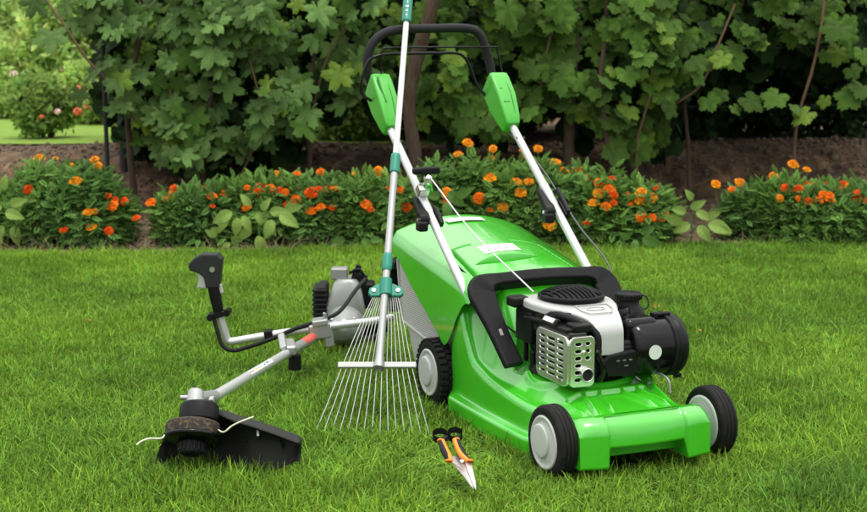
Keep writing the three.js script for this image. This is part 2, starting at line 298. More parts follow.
const leafMats = {
  grey: leafy([0.12, 0.215, 0.062], 0.22, 0.93, { map: veinTex, bumpMap: veinTex, bumpScale: 0.004, clearcoat: 0.04, clearcoatRoughness: 0.5 }),
  mid: leafy([0.085, 0.17, 0.027], 0.25, 0.93, { map: veinTex, bumpMap: veinTex, bumpScale: 0.004, clearcoat: 0.04, clearcoatRoughness: 0.5 }),
  yellow: leafy([0.17, 0.28, 0.03], 0.35, 0.93, { map: veinTex, bumpMap: veinTex, bumpScale: 0.004, clearcoat: 0.2, clearcoatRoughness: 0.5 }),
  dark: leafy([0.02, 0.052, 0.012], 0.15, 0.93, { map: veinTex, clearcoat: 0.1, clearcoatRoughness: 0.45 }),  // back and inner leaves: shade inside the vine put into the colour
};
for (const [k, f] of [['Deep', 0.62], ['Pale', 1.35]]) for (const t of ['grey', 'mid']) { leafMats[t + k] = leafMats[t].clone(); leafMats[t + k].color.multiplyScalar(f); }
const figLeaves = [1, 2, 3, 4, 5].map((s) => vineLeaf(s, 'fig')), grapeLeaves = [11, 12, 13, 14, 15, 16].map((s) => vineLeaf(s, 'grape'));
const innerLeafGeo = (() => { const r = rngOf(5), l = []; for (let i = 0; i < 7; i++) l.push(xf(vineLeafLow(), { p: [(r() - 0.5) * 0.22, (r() - 0.5) * 0.22, (r() - 0.5) * 0.16], r: [-0.4 + (r() - 0.5) * 1.2, (r() - 0.5) * 2.2, (r() - 0.5) * 1.6], s: [0.15, 0.15, 0.15] })); return join(l); })();
function vineLeafLow() {
  const out = leafOutline('grape'), N = 14, pos = []; const p = (i) => { const deg = -180 + 360 * i / N, a = deg * Math.PI / 180, R = out(deg); return [Math.sin(a) * R * 0.5, -Math.cos(a) * R * 0.5, -0.12 * R * R]; };
  for (let i = 0; i < N; i++) pos.push(0, 0, 0, ...p(i), ...p(i + 1));
  const g = new THREE.BufferGeometry(); g.setAttribute('position', new THREE.Float32BufferAttribute(pos, 3)); g.computeVertexNormals(); return g;
}
// lower outline of the curtain of leaves, by pixel column: where its hanging leaves end
const hem = table([[-40, 8], [50, 10], [85, 45], [110, 110], [140, 165], [190, 182], [260, 178], [300, 160], [330, 128], [365, 120], [400, 135], [440, 150], [500, 150], [560, 128], [590, 150], [620, 172], [655, 168], [675, 120], [720, 100], [760, 78], [800, 88], [850, 95], [900, 100]]);
function vine(label, o) {
  const r = rngOf(o.seed), t = thing('grapevine', label, 'grapevine', [o.base[0], bedY(o.base[0], o.base[1]) - 0.03, o.base[1]], 0, undefined), org = t.position.clone();
  const L = (p) => p.clone().sub(org);
  o.stems.forEach((s, i) => part(i ? 'cane' : 'trunk', taper([i ? L(at(...s.pts[0])) : V(0, 0, 0), ...s.pts.slice(i ? 1 : 0).map((q) => L(at(...q)))], s.r, 9, 40, i ? 0.15 : 0.35, o.seed + i), s.r[0] > 0.012 ? M.bark : M.twig, t));
  const geos = o.fig ? figLeaves : grapeLeaves, tones = { grey: ['grey', 'grey', 'greyDeep', 'greyPale', 'mid'], mid: ['mid', 'mid', 'midDeep', 'midDeep', 'midPale'] }[o.tone];
  const put = (u, v, z, size, front) => {
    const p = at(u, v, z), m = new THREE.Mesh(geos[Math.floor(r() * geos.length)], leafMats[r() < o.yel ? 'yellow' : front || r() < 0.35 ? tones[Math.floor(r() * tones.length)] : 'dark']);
    m.name = 'leaf'; m.castShadow = m.receiveShadow = true; m.position.copy(L(p)); m.scale.setScalar(size);
    m.rotation.set(-0.25 - 0.75 * r() + (front ? 0.1 : 0), (r() - 0.5) * 1.7, (r() - 0.5) * 1.5, 'YXZ'); t.add(m);
  };
  let n = 0;
  for (let k = 0; n < o.leaves && k < 6000; k++) {
    const u = lerp(o.u[0], o.u[1], r()), top = o.top ?? -30, v = lerp(top, o.vmax ?? 200, r());
    if (v > hem(u) - 10 + 16 * (r() - 0.5) - 40 * o.thin * r()) continue;
    const front = n > o.leaves * 0.45, bump = 0.34 * noise.noise(u * 0.022, v * 0.026, o.seed * 0.1), z = o.z + bump + (front ? 0.04 + 0.12 * r() : -0.12 - 0.2 * r());
    put(u, v - 8, z, (o.size ?? 0.15) * (0.6 + 0.75 * r()), front); n++;
  }
  for (const [u, v, z, s] of o.extra ?? []) put(u, v, z, s, true);
  // the inside of the plant, plus an unseen canopy added above to shade the bank
  const q = new THREE.Matrix4(), list = [];
  for (let k = 0; list.length < o.inner && k < 20000; k++) {
    const u = lerp(Math.max(o.u[0] - 8, 108), o.u[1] + 8, r()), v = lerp(-260, 200, Math.pow(r(), 0.75)); if (v > hem(u) - 22 - 30 * o.thin * r()) continue;
    if (noise.noise(u * 0.03, v * 0.03, o.seed) < -0.32 + 0.2 * o.thin) continue;
    const back = v < 0 ? 1.9 : 0.5; list.push(L(at(u, v, o.z - 0.28 - back * r())));
  }
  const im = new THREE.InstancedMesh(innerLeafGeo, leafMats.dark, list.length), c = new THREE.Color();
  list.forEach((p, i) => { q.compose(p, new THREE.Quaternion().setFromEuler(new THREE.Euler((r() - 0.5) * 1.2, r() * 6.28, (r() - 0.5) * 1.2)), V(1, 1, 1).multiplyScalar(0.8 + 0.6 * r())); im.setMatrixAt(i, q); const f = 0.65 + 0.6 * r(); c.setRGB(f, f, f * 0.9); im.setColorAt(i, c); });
  im.name = 'inner_and_shade_foliage'; im.userData.kind = 'stuff'; im.castShadow = im.receiveShadow = true; t.add(im);
  return t;
}
const zV = -7.75;
vine('vine with big lobed leaves whose long bare shoot reaches out at upper left', { seed: 21, base: [at(135, 170, zV).x, zV], z: zV, u: [60, 178], tone: 'grey', fig: true, leaves: 150, inner: 150, thin: 0.2, yel: 0.08, size: 0.17,
  stems: [{ pts: [[130, 150, zV], [128, 90, zV], [140, 30, zV - 0.1], [138, -120, zV - 0.1]], r: [0.022, 0.018, 0.015, 0.01] }, { pts: [[140, 128, zV + 0.1], [115, 90, zV + 0.2], [88, 60, zV + 0.25], [62, 22, zV + 0.25], [38, -12, zV + 0.2]], r: [0.008, 0.0085, 0.008, 0.007, 0.005] }],
  extra: [[36, 2, zV + 0.25, 0.2], [52, 36, zV + 0.28, 0.24], [70, 28, zV + 0.2, 0.16], [30, -18, zV + 0.2, 0.22], [95, 70, zV + 0.26, 0.2], [80, 92, zV + 0.22, 0.16], [112, 64, zV + 0.1, 0.2], [92, 5, zV + 0.18, 0.2], [66, 4, zV + 0.2, 0.2], [76, 22, zV + 0.2, 0.18]] });
vine('vine with large grey green lobed leaves hanging low behind the curved trimmer grip', { seed: 22, base: [at(205, 175, zV).x, zV], z: zV + 0.05, u: [165, 285], tone: 'grey', fig: true, leaves: 250, inner: 170, thin: 0, yel: 0.05, size: 0.19,
  stems: [{ pts: [[203, 150, zV], [214, 85, zV + 0.1], [224, 40, zV + 0.1], [225, -80, zV - 0.1]], r: [0.016, 0.014, 0.012, 0.01] }, { pts: [[192, 178, zV + 0.05], [178, 130, zV + 0.14], [170, 90, zV + 0.12]], r: [0.008, 0.007, 0.006] }, { pts: [[240, 178, zV], [262, 120, zV + 0.1], [250, 60, zV + 0.12]], r: [0.008, 0.007, 0.006] }] });
vine('vine of large lobed leaves with a light gap below it, left of mower handle', { seed: 23, base: [at(310, 170, zV).x, zV], z: zV, u: [275, 375], tone: 'grey', fig: true, leaves: 150, inner: 110, thin: 0.35, yel: 0.08, size: 0.19,
  stems: [{ pts: [[310, 150, zV], [309, 100, zV], [316, 40, zV], [322, -80, zV - 0.1]], r: [0.015, 0.014, 0.012, 0.01] }, { pts: [[312, 112, zV], [330, 52, zV + 0.12], [352, 20, zV + 0.1]], r: [0.007, 0.006, 0.004] }] });
vine('old vine with a thick leaning brown trunk behind the mower handlebar', { seed: 24, base: [at(417, 190, zV + 0.3).x, zV + 0.3], z: zV - 0.1, u: [370, 452], tone: 'mid', leaves: 105, inner: 60, thin: 0.6, yel: 0.25, size: 0.15,
  stems: [{ pts: [[416, 165, zV + 0.3], [409, 110, zV + 0.3], [417, 58, zV + 0.3], [434, 0, zV + 0.3], [452, -90, zV + 0.2]], r: [0.040, 0.038, 0.036, 0.040, 0.038, 0.036] }] });
vine('bushy vine with dark toothed leaves directly right of the mower handlebar', { seed: 25, base: [at(570, 180, zV).x, zV], z: zV, u: [445, 570], tone: 'mid', leaves: 265, inner: 160, thin: 0.1, yel: 0.06, size: 0.155,
  stems: [{ pts: [[569, 150, zV], [571, 85, zV], [574, 40, zV - 0.05], [568, -90, zV - 0.1]], r: [0.034, 0.033, 0.03, 0.025] }, { pts: [[538, 130, zV + 0.1], [545, 60, zV + 0.14], [560, 5, zV + 0.1]], r: [0.006, 0.006, 0.005] }],
  extra: [[508, 8, zV + 0.35, 0.27], [562, 78, zV + 0.3, 0.22], [560, 5, zV + 0.3, 0.22], [532, 68, zV + 0.25, 0.18]] });
vine('vine hanging lowest over the marigolds with thin dark crooked stem', { seed: 26, base: [at(613, 190, zV + 0.2).x, zV + 0.2], z: zV + 0.05, u: [560, 672], tone: 'mid', leaves: 260, inner: 150, thin: 0.05, yel: 0.07, size: 0.15,
  stems: [{ pts: [[612, 175, zV + 0.2], [604, 120, zV + 0.2], [600, 85, zV + 0.2], [606, 20, zV + 0.1], [600, -80, zV]], r: [0.017, 0.016, 0.014, 0.012, 0.01] }, { pts: [[640, 190, zV + 0.1], [636, 150, zV + 0.12], [650, 95, zV + 0.15]], r: [0.009, 0.008, 0.006] }] });
vine('vine whose curving reddish shoot carries leaves across the dark right background', { seed: 27, base: [at(690, 185, zV - 0.2).x, zV - 0.2], z: zV - 0.05, u: [660, 775], tone: 'mid', leaves: 100, inner: 200, thin: 0.75, yel: 0.05, size: 0.15,
  stems: [{ pts: [[688, 150, zV - 0.25], [684, 90, zV - 0.3], [690, 20, zV - 0.3], [690, -80, zV - 0.3]], r: [0.014, 0.013, 0.012, 0.01] }, { pts: [[676, 104, zV + 0.1], [700, 86, zV + 0.2], [716, 50, zV + 0.22], [735, 4, zV + 0.2]], r: [0.006, 0.006, 0.006, 0.005] }],
  extra: [[696, 62, zV + 0.25, 0.16], [722, 58, zV + 0.26, 0.16], [698, 76, zV + 0.24, 0.14], [708, 100, zV + 0.25, 0.16], [720, 94, zV + 0.22, 0.13], [750, 100, zV + 0.2, 0.19], [776, 96, zV + 0.22, 0.19], [735, 108, zV + 0.2, 0.1]] });
vine('vine at the far right with leaves hanging above dark shade', { seed: 28, base: [at(800, 180, zV).x, zV], z: zV - 0.05, u: [768, 905], tone: 'mid', leaves: 95, inner: 220, thin: 0.8, yel: 0.05, size: 0.15,
  stems: [{ pts: [[794, 150, zV + 0.05], [800, 110, zV + 0.1], [812, 70, zV + 0.12], [822, 20, zV + 0.12], [826, -60, zV]], r: [0.009, 0.009, 0.008, 0.008, 0.007] }, { pts: [[890, 170, zV - 0.3], [886, 90, zV - 0.3], [880, -20, zV - 0.3]], r: [0.02, 0.018, 0.015] }],
  extra: [[805, 114, zV + 0.22, 0.18], [795, 108, zV + 0.2, 0.12], [838, 28, zV + 0.25, 0.22], [850, 96, zV + 0.2, 0.2], [862, 88, zV + 0.2, 0.2], [824, 100, zV + 0.1, 0.11]] });
{ // trellis: two dark posts at the left and the wires
  for (const [u, z, r, label] of [[107, zV - 0.1, 0.013, 'thin dark metal trellis post at the left end of the vines'], [124, zV - 0.5, 0.03, 'thick dark wooden trellis post just behind the thin one']]) {
    const p = at(u, 150, z), t = thing('trellis_post', label, 'post', [p.x, 0.2, z]);
    part('shaft', cyl(r, r, 2.1, 10, [0, 1.05, 0]), std([0.02, 0.018, 0.016], 0.8), t); part('cap', cyl(r * 1.15, r * 1.15, 0.02, 10, [0, 2.1, 0]), std([0.02, 0.018, 0.016], 0.8), t);
  }
  for (const [v, label] of [[46, 'upper thin trellis wire crossing the dark background'], [104, 'lower thin trellis wire under the hanging leaves']]) {
    const a = at(95, v + 3, zV - 0.12), b = at(900, v, zV - 0.12), w = part(numbered('trellis_wire'), tube([a, V((a.x + b.x) / 2, (a.y + b.y) / 2 - 0.02, zV - 0.12), b], 0.0012, 20, 6), std([0.05, 0.05, 0.05], 0.6, 0.5), scene);
    w.userData = { label, category: 'wire' };
  }
}
// ---------------------------------------------------------------- behind the vines: hedge plants, rose bushes, trees
const clumpGeo = (seed, n, R, w, h) => { // a spray of small leaves
  const r = rngOf(seed), pos = [];
  for (let i = 0; i < n; i++) {
    const d = V(r() - 0.5, r() - 0.5, r() - 0.5).normalize().multiplyScalar(R * Math.cbrt(r())), a = V(r() - 0.5, r() - 0.7, r() - 0.5).normalize(), b = V(r() - 0.5, r() - 0.5, r() - 0.5).cross(a).normalize(), H = h * (0.7 + 0.6 * r()), Wd = w * (0.7 + 0.6 * r());
    const A = d, C = d.clone().addScaledVector(a, H), B = d.clone().addScaledVector(a, H * 0.45).addScaledVector(b, Wd / 2), D = d.clone().addScaledVector(a, H * 0.45).addScaledVector(b, -Wd / 2);
    pos.push(...A.toArray(), ...B.toArray(), ...C.toArray(), ...A.toArray(), ...C.toArray(), ...D.toArray());
  }
  const g = new THREE.BufferGeometry(); g.setAttribute('position', new THREE.Float32BufferAttribute(pos, 3)); g.computeVertexNormals(); return g;
};
const sprayS = clumpGeo(1, 26, 0.10, 0.035, 0.055), sprayL = clumpGeo(2, 30, 0.34, 0.09, 0.14);
function crown(name, geo, mat, parent, count, fn, seed, sc = [0.8, 1.3]) {
  const r = rngOf(seed), m = new THREE.InstancedMesh(geo, mat, count), q = new THREE.Matrix4(), c = new THREE.Color(); let i = 0;
  for (let k = 0; i < count && k < count * 30; k++) { const p = fn(r); if (!p) continue; const s = lerp(sc[0], sc[1], r()); q.compose(p, new THREE.Quaternion().setFromEuler(new THREE.Euler(r() * 6, r() * 6, r() * 6)), V(s, s, s)); m.setMatrixAt(i, q); const f = 0.65 + 0.7 * r(); c.setRGB(f * (0.9 + 0.3 * r()), f, f * 0.9); m.setColorAt(i, c); i++; }
  m.count = i; m.name = name; m.userData.kind = 'stuff'; m.castShadow = m.receiveShadow = true; parent.add(m); return m;
}
const blobs = (seed, n, rx, ry, rz, y0) => { // uneven crown: points on several lobes
  const r = rngOf(seed), B = []; for (let i = 0; i < n; i++) { const a = r() * 6.28, k = Math.sqrt(r()); B.push([Math.cos(a) * rx * k * 0.75, y0 + ry * (0.15 + 0.75 * r()), Math.sin(a) * rz * k * 0.75, (0.28 + 0.3 * r()) * Math.min(rx, ry)]); }
  return (q) => { const b = B[Math.floor(q() * n)], d = V(q() - 0.5, q() - 0.5, q() - 0.5).normalize().multiplyScalar(b[3] * (0.55 + 0.5 * q())); return V(b[0] + d.x, Math.max(y0 * 0.3, b[1] + d.y), b[2] + d.z); };
};
const sunny = leafy([0.40, 0.56, 0.18], 0.45, 0.95), fresh = leafy([0.26, 0.41, 0.11], 0.35, 0.95), deep = leafy([0.022, 0.05, 0.014], 0.15, 0.95), olive = leafy([0.40, 0.50, 0.24], 0.35, 0.95);  // sunny: sunlight and pale veil over the far garden put into leaf colour
for (const [u, z, h, w, label] of [
  [480, -10.2, 2.1, 1.1, 'dark shrub showing through gaps right behind the mower handlebar'],
  [585, -10.6, 2.3, 1.0, 'dark shrub seen between the two thin vine stems'],
  [690, -10.0, 2.4, 1.1, 'very dark shrub behind the curving reddish vine shoot'],
  [790, -9.9, 2.4, 1.0, 'very dark shrub left of the far right vine stem'],
  [890, -10.1, 2.5, 1.2, 'very dark shrub at the right end of the shaded bank'],
]) {
  const p = at(u, 130, z), t = thing('dark_shrub', label, 'shrub', [p.x, 0.38, z]);
  for (const dx of [-0.12, 0.02, 0.14]) part('stem', taper([[dx, 0, 0], [dx * 1.6, h * 0.4, 0.05], [dx * 2.6, h * 0.8, 0]], [0.022, 0.016, 0.008], 7, 10, 0.2, u), M.bark, t);
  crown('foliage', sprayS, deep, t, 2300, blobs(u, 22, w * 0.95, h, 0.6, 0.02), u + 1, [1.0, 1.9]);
}
const roseGeo = (seed) => { const r = rngOf(seed), l = []; [[5, 1, 0.2], [5, 0.75, 0.5], [4, 0.45, 0.8]].forEach(([n, R, up]) => { for (let i = 0; i < n; i++) { const s = new THREE.SphereGeometry(0.5, 7, 4, 0, Math.PI, 0, Math.PI * 0.6); l.push(xf(s, { p: [Math.cos(i / n * 6.28 + up) * R * 0.42, up * 0.3, Math.sin(i / n * 6.28 + up) * R * 0.42], r: [-0.5 + r() * 0.3, -i / n * 6.28 - up + 1.57, 0], s: [0.9, 0.8, 0.45] })); } }); return join(l); };
const roseHead = roseGeo(3), pink = std([0.75, 0.28, 0.30], 0.6), coral = std([0.85, 0.16, 0.07], 0.6), palePink = std([0.85, 0.55, 0.52], 0.6);
function rose(u, z, h, w, label, blooms, mat, n = 620) {
  const p = at(u, 130, z), t = thing('rose_bush', label, 'rose bush', [p.x, 0.39, z]);
  for (const [dx, dz] of [[-0.03, 0], [0.03, 0.02], [0.0, -0.03]]) part('stem', taper([[dx, 0, dz], [dx * 2.5, h * 0.35, dz], [dx * 6, h * 0.75, dz * 3]], [0.014, 0.011, 0.006], 7, 10, 0.2, u), M.bark, t);
  crown('foliage', sprayS, mat, t, n, blobs(u + 7, 12, w, h * 0.85, w * 0.7, h * 0.22), u + 9, [0.6, 1.1]);
  for (const [bu, bv, s, m] of blooms) { const q = at(bu, bv, z + w * 0.95); const f = part('flower_head', roseHead, m, t); f.position.set(q.x - p.x, q.y - 0.39, q.z - z); f.scale.setScalar(s); f.rotation.set(0.7, bu, 0.2); }
}
rose(48, -9.8, 0.40, 0.20, 'nearest rose bush on the far lawn, standing on bare soil behind the left marigolds', [[78, 90, 0.05, coral], [78, 112, 0.05, coral], [58, 112, 0.035, palePink], [42, 117, 0.03, coral]], fresh);
rose(20, -13.0, 0.66, 0.5, 'rose bush with one pale bloom at the left border of the far lawn', [[14, 75, 0.06, palePink]], sunny, 900);
rose(66, -13.2, 0.74, 0.5, 'rose bush with a cluster of pink blooms, in the gap left of the trellis post', [[53, 76, 0.06, palePink], [64, 70, 0.065, palePink], [69, 84, 0.06, pink], [78, 73, 0.045, palePink], [67, 75, 0.05, pink]], sunny, 950);
rose(96, -11.6, 0.46, 0.26, 'small bright rose bush right beside the thin dark trellis post', [[86, 107, 0.045, coral]], sunny, 560);
rose(440, -9.5, 0.75, 0.3, 'rose bush with red blooms seen through the mower handlebar', [[438, 64, 0.07, coral], [428, 70, 0.045, coral], [446, 63, 0.04, coral]], sunny, 520);
rose(512, -9.4, 0.85, 0.26, 'small rose bush with red bloom right of the handlebar', [[512, 50, 0.045, coral]], sunny, 380);
rose(350, -9.6, 0.45, 0.34, 'bright leafy bush in the gap left of the mower handlebar', [], sunny, 700);
for (const [x, z, h, w, mat, label] of [
  [-6.6, -19, 4.2, 1.5, sunny, 'pale green tree in the far left background, behind the rose bushes'],
  [-5.2, -24, 5.5, 1.9, olive, 'tall hazy tree farthest back at upper left'],
  [-9.8, -21, 5.0, 2.0, fresh, 'leafy tree at the left border of the background'],
  [-3.4, -17.5, 4.4, 1.5, fresh, 'tree behind the trellis posts'],
  [-0.8, -18.5, 4.6, 1.7, sunny, 'tree glimpsed behind the leaning vine trunk'],
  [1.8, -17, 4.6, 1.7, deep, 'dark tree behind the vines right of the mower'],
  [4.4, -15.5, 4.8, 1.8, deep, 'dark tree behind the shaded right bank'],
]) {
  const t = thing('garden_tree', label, 'tree', [x, 0.38, z]);
  part('trunk', taper([[0, -0.1, 0], [0.05, h * 0.3, 0.03], [-0.05, h * 0.85, 0]], [0.13, 0.1, 0.03], 9, 16, 0.2, x), M.bark, t);
  for (const s of [-1, 1]) part('limb', taper([[0.02, h * 0.25, 0], [s * w * 0.3, h * 0.45, 0.1], [s * w * 0.6, h * 0.65, 0]], [0.06, 0.045, 0.015], 7, 12, 0.2, x + s), M.bark, t);
  crown('crown', sprayL, mat, t, 1700, blobs(Math.round(x * 10) + 200, 26, w, h * 0.95, w * 0.9, 0.25), Math.round(x * 7) + 300, [0.6, 1.2]);
}
for (const [x, z, h, w, mat, label] of [[-5.0, -15.5, 1.3, 0.9, sunny, 'low bright bush behind the pink rose bushes'], [-6.7, -14.5, 1.1, 0.9, fresh, 'rounded green bush at the left border behind the roses'], [-3.6, -13.2, 1.0, 0.6, sunny, 'bright bush behind the trellis post'], [-1.2, -13.5, 1.3, 0.9, sunny, 'bright bush glimpsed under the middle vine'], [0.6, -13.8, 1.2, 0.8, sunny, 'bright bush glimpsed right of the thick vine trunk']]) {
  const t = thing('garden_bush', label, 'bush', [x, 0.38, z]);
  part('stem', taper([[0, -0.05, 0], [0.03, h * 0.4, 0], [0, h * 0.7, 0]], [0.03, 0.02, 0.01], 7, 8, 0.2, x), M.bark, t);
  crown('foliage', sprayS, mat, t, 1300, blobs(Math.round(x * 10) + 500, 18, w, h, w * 0.8, 0.05), Math.round(x * 7) + 600, [1.2, 2.2]);
}

// ---------------------------------------------------------------- marigolds and young broad-leaved plants
const marigoldLeaf = (() => { // feathery pinnate leaf, base at origin, along +y
  const pos = [], add = (x, y, z, ang, l, w) => { const c = Math.cos(ang), s = Math.sin(ang), P = (a, b, d) => pos.push(x + a * c - b * s, y + a * s + b * c, z + d); P(0, 0, 0); P(l * 0.5, w, -0.002); P(l, 0, l * 0.25); P(0, 0, 0); P(l, 0, l * 0.25); P(l * 0.5, -w, -0.002); };
  for (let i = 0; i < 6; i++) { const t = 0.22 + i * 0.13, y = t * 0.085, z = 0.022 * t * t; const l = 0.030 * (1 - Math.abs(t - 0.5) * 0.7); add(0, y, z, 0.7, l, 0.0075); add(0, y, z, Math.PI - 0.7, l, 0.0075); }
  add(0, 0.08, 0.02, Math.PI / 2, 0.032, 0.009); add(0, 0, 0, Math.PI / 2, 0.085, 0.0015);
  const g = new THREE.BufferGeometry(); g.setAttribute('position', new THREE.Float32BufferAttribute(pos, 3)); g.computeVertexNormals(); return g;
})();
const marigoldSprig = (() => { const r = rngOf(8), l = []; for (let i = 0; i < 9; i++) l.push(xf(marigoldLeaf, { p: [0, i * 0.009, 0], r: [0, 0, 0] }).applyMatrix4(new THREE.Matrix4().makeRotationFromEuler(new THREE.Euler(1.25 + r() * 0.5 - i * 0.09, i * 2.4 + r(), (r() - 0.5) * 0.8, 'YXZ'))).translate(0, i * 0.006, 0)); return join(l); })();
const headGeo = [1, 2, 3].map((s) => { // ruffled pompom of petals
  const r = rngOf(s), pos = [], col = [];
  [[13, 1.0, 0.05], [12, 0.86, 0.28], [10, 0.66, 0.47], [8, 0.42, 0.6], [5, 0.2, 0.66]].forEach(([n, R, y], ring) => {
    for (let i = 0; i < n; i++) {
      const a = (i + r() * 0.5) / n * 6.283 + ring, w = 0.30 * (0.8 + 0.5 * r()), c = Math.cos(a), sn = Math.sin(a), q = R * (0.88 + 0.25 * r()), in0 = Math.max(0, R - 0.55);
      const P = (rad, off, h) => [c * rad - sn * off, h, sn * rad + c * off]; const k = 0.72 + 0.4 * r();
      const A = P(in0, -w * 0.4, y - 0.1), B = P(in0, w * 0.4, y - 0.1), C = P(q, w, y + 0.05 - 0.14 * r()), D = P(q, -w, y + 0.05 - 0.14 * r()), E = P(q * 0.82, 0, y + 0.14);
      for (const t of [[A, B, E], [A, E, D], [B, C, E], [E, C, D]]) for (const p of t) { pos.push(...p); const f = k * lerp(0.7, 1.1, Math.hypot(p[0], p[2]) / 1.1); col.push(f, f * lerp(0.82, 1.05, Math.hypot(p[0], p[2])), f); }
    }
  });
  const g = new THREE.BufferGeometry(); g.setAttribute('position', new THREE.Float32BufferAttribute(pos, 3)); g.setAttribute('color', new THREE.Float32BufferAttribute(col, 3)); g.computeVertexNormals(); return g;
});
const petalMats = { O: leafy([1.0, 0.37, 0.012], 0.3, 0.95, { vertexColors: true }), M: leafy([1.0, 0.22, 0.008], 0.25, 0.95, { vertexColors: true }), R: leafy([0.82, 0.10, 0.006], 0.2, 0.95, { vertexColors: true }) };
const budGeo = lathe([[0, 0], [0.5, 0.25], [0.55, 0.8], [0.35, 1.2], [0, 1.25]], 8), calyxGeo = lathe([[0, -1.2], [0.28, -1.0], [0.42, -0.3], [0.5, 0.0]], 9);
const marigoldMats = [leafy([0.13, 0.25, 0.05], 0.3, 0.95), leafy([0.145, 0.27, 0.06], 0.3, 0.95), leafy([0.115, 0.23, 0.055], 0.3, 0.95)];
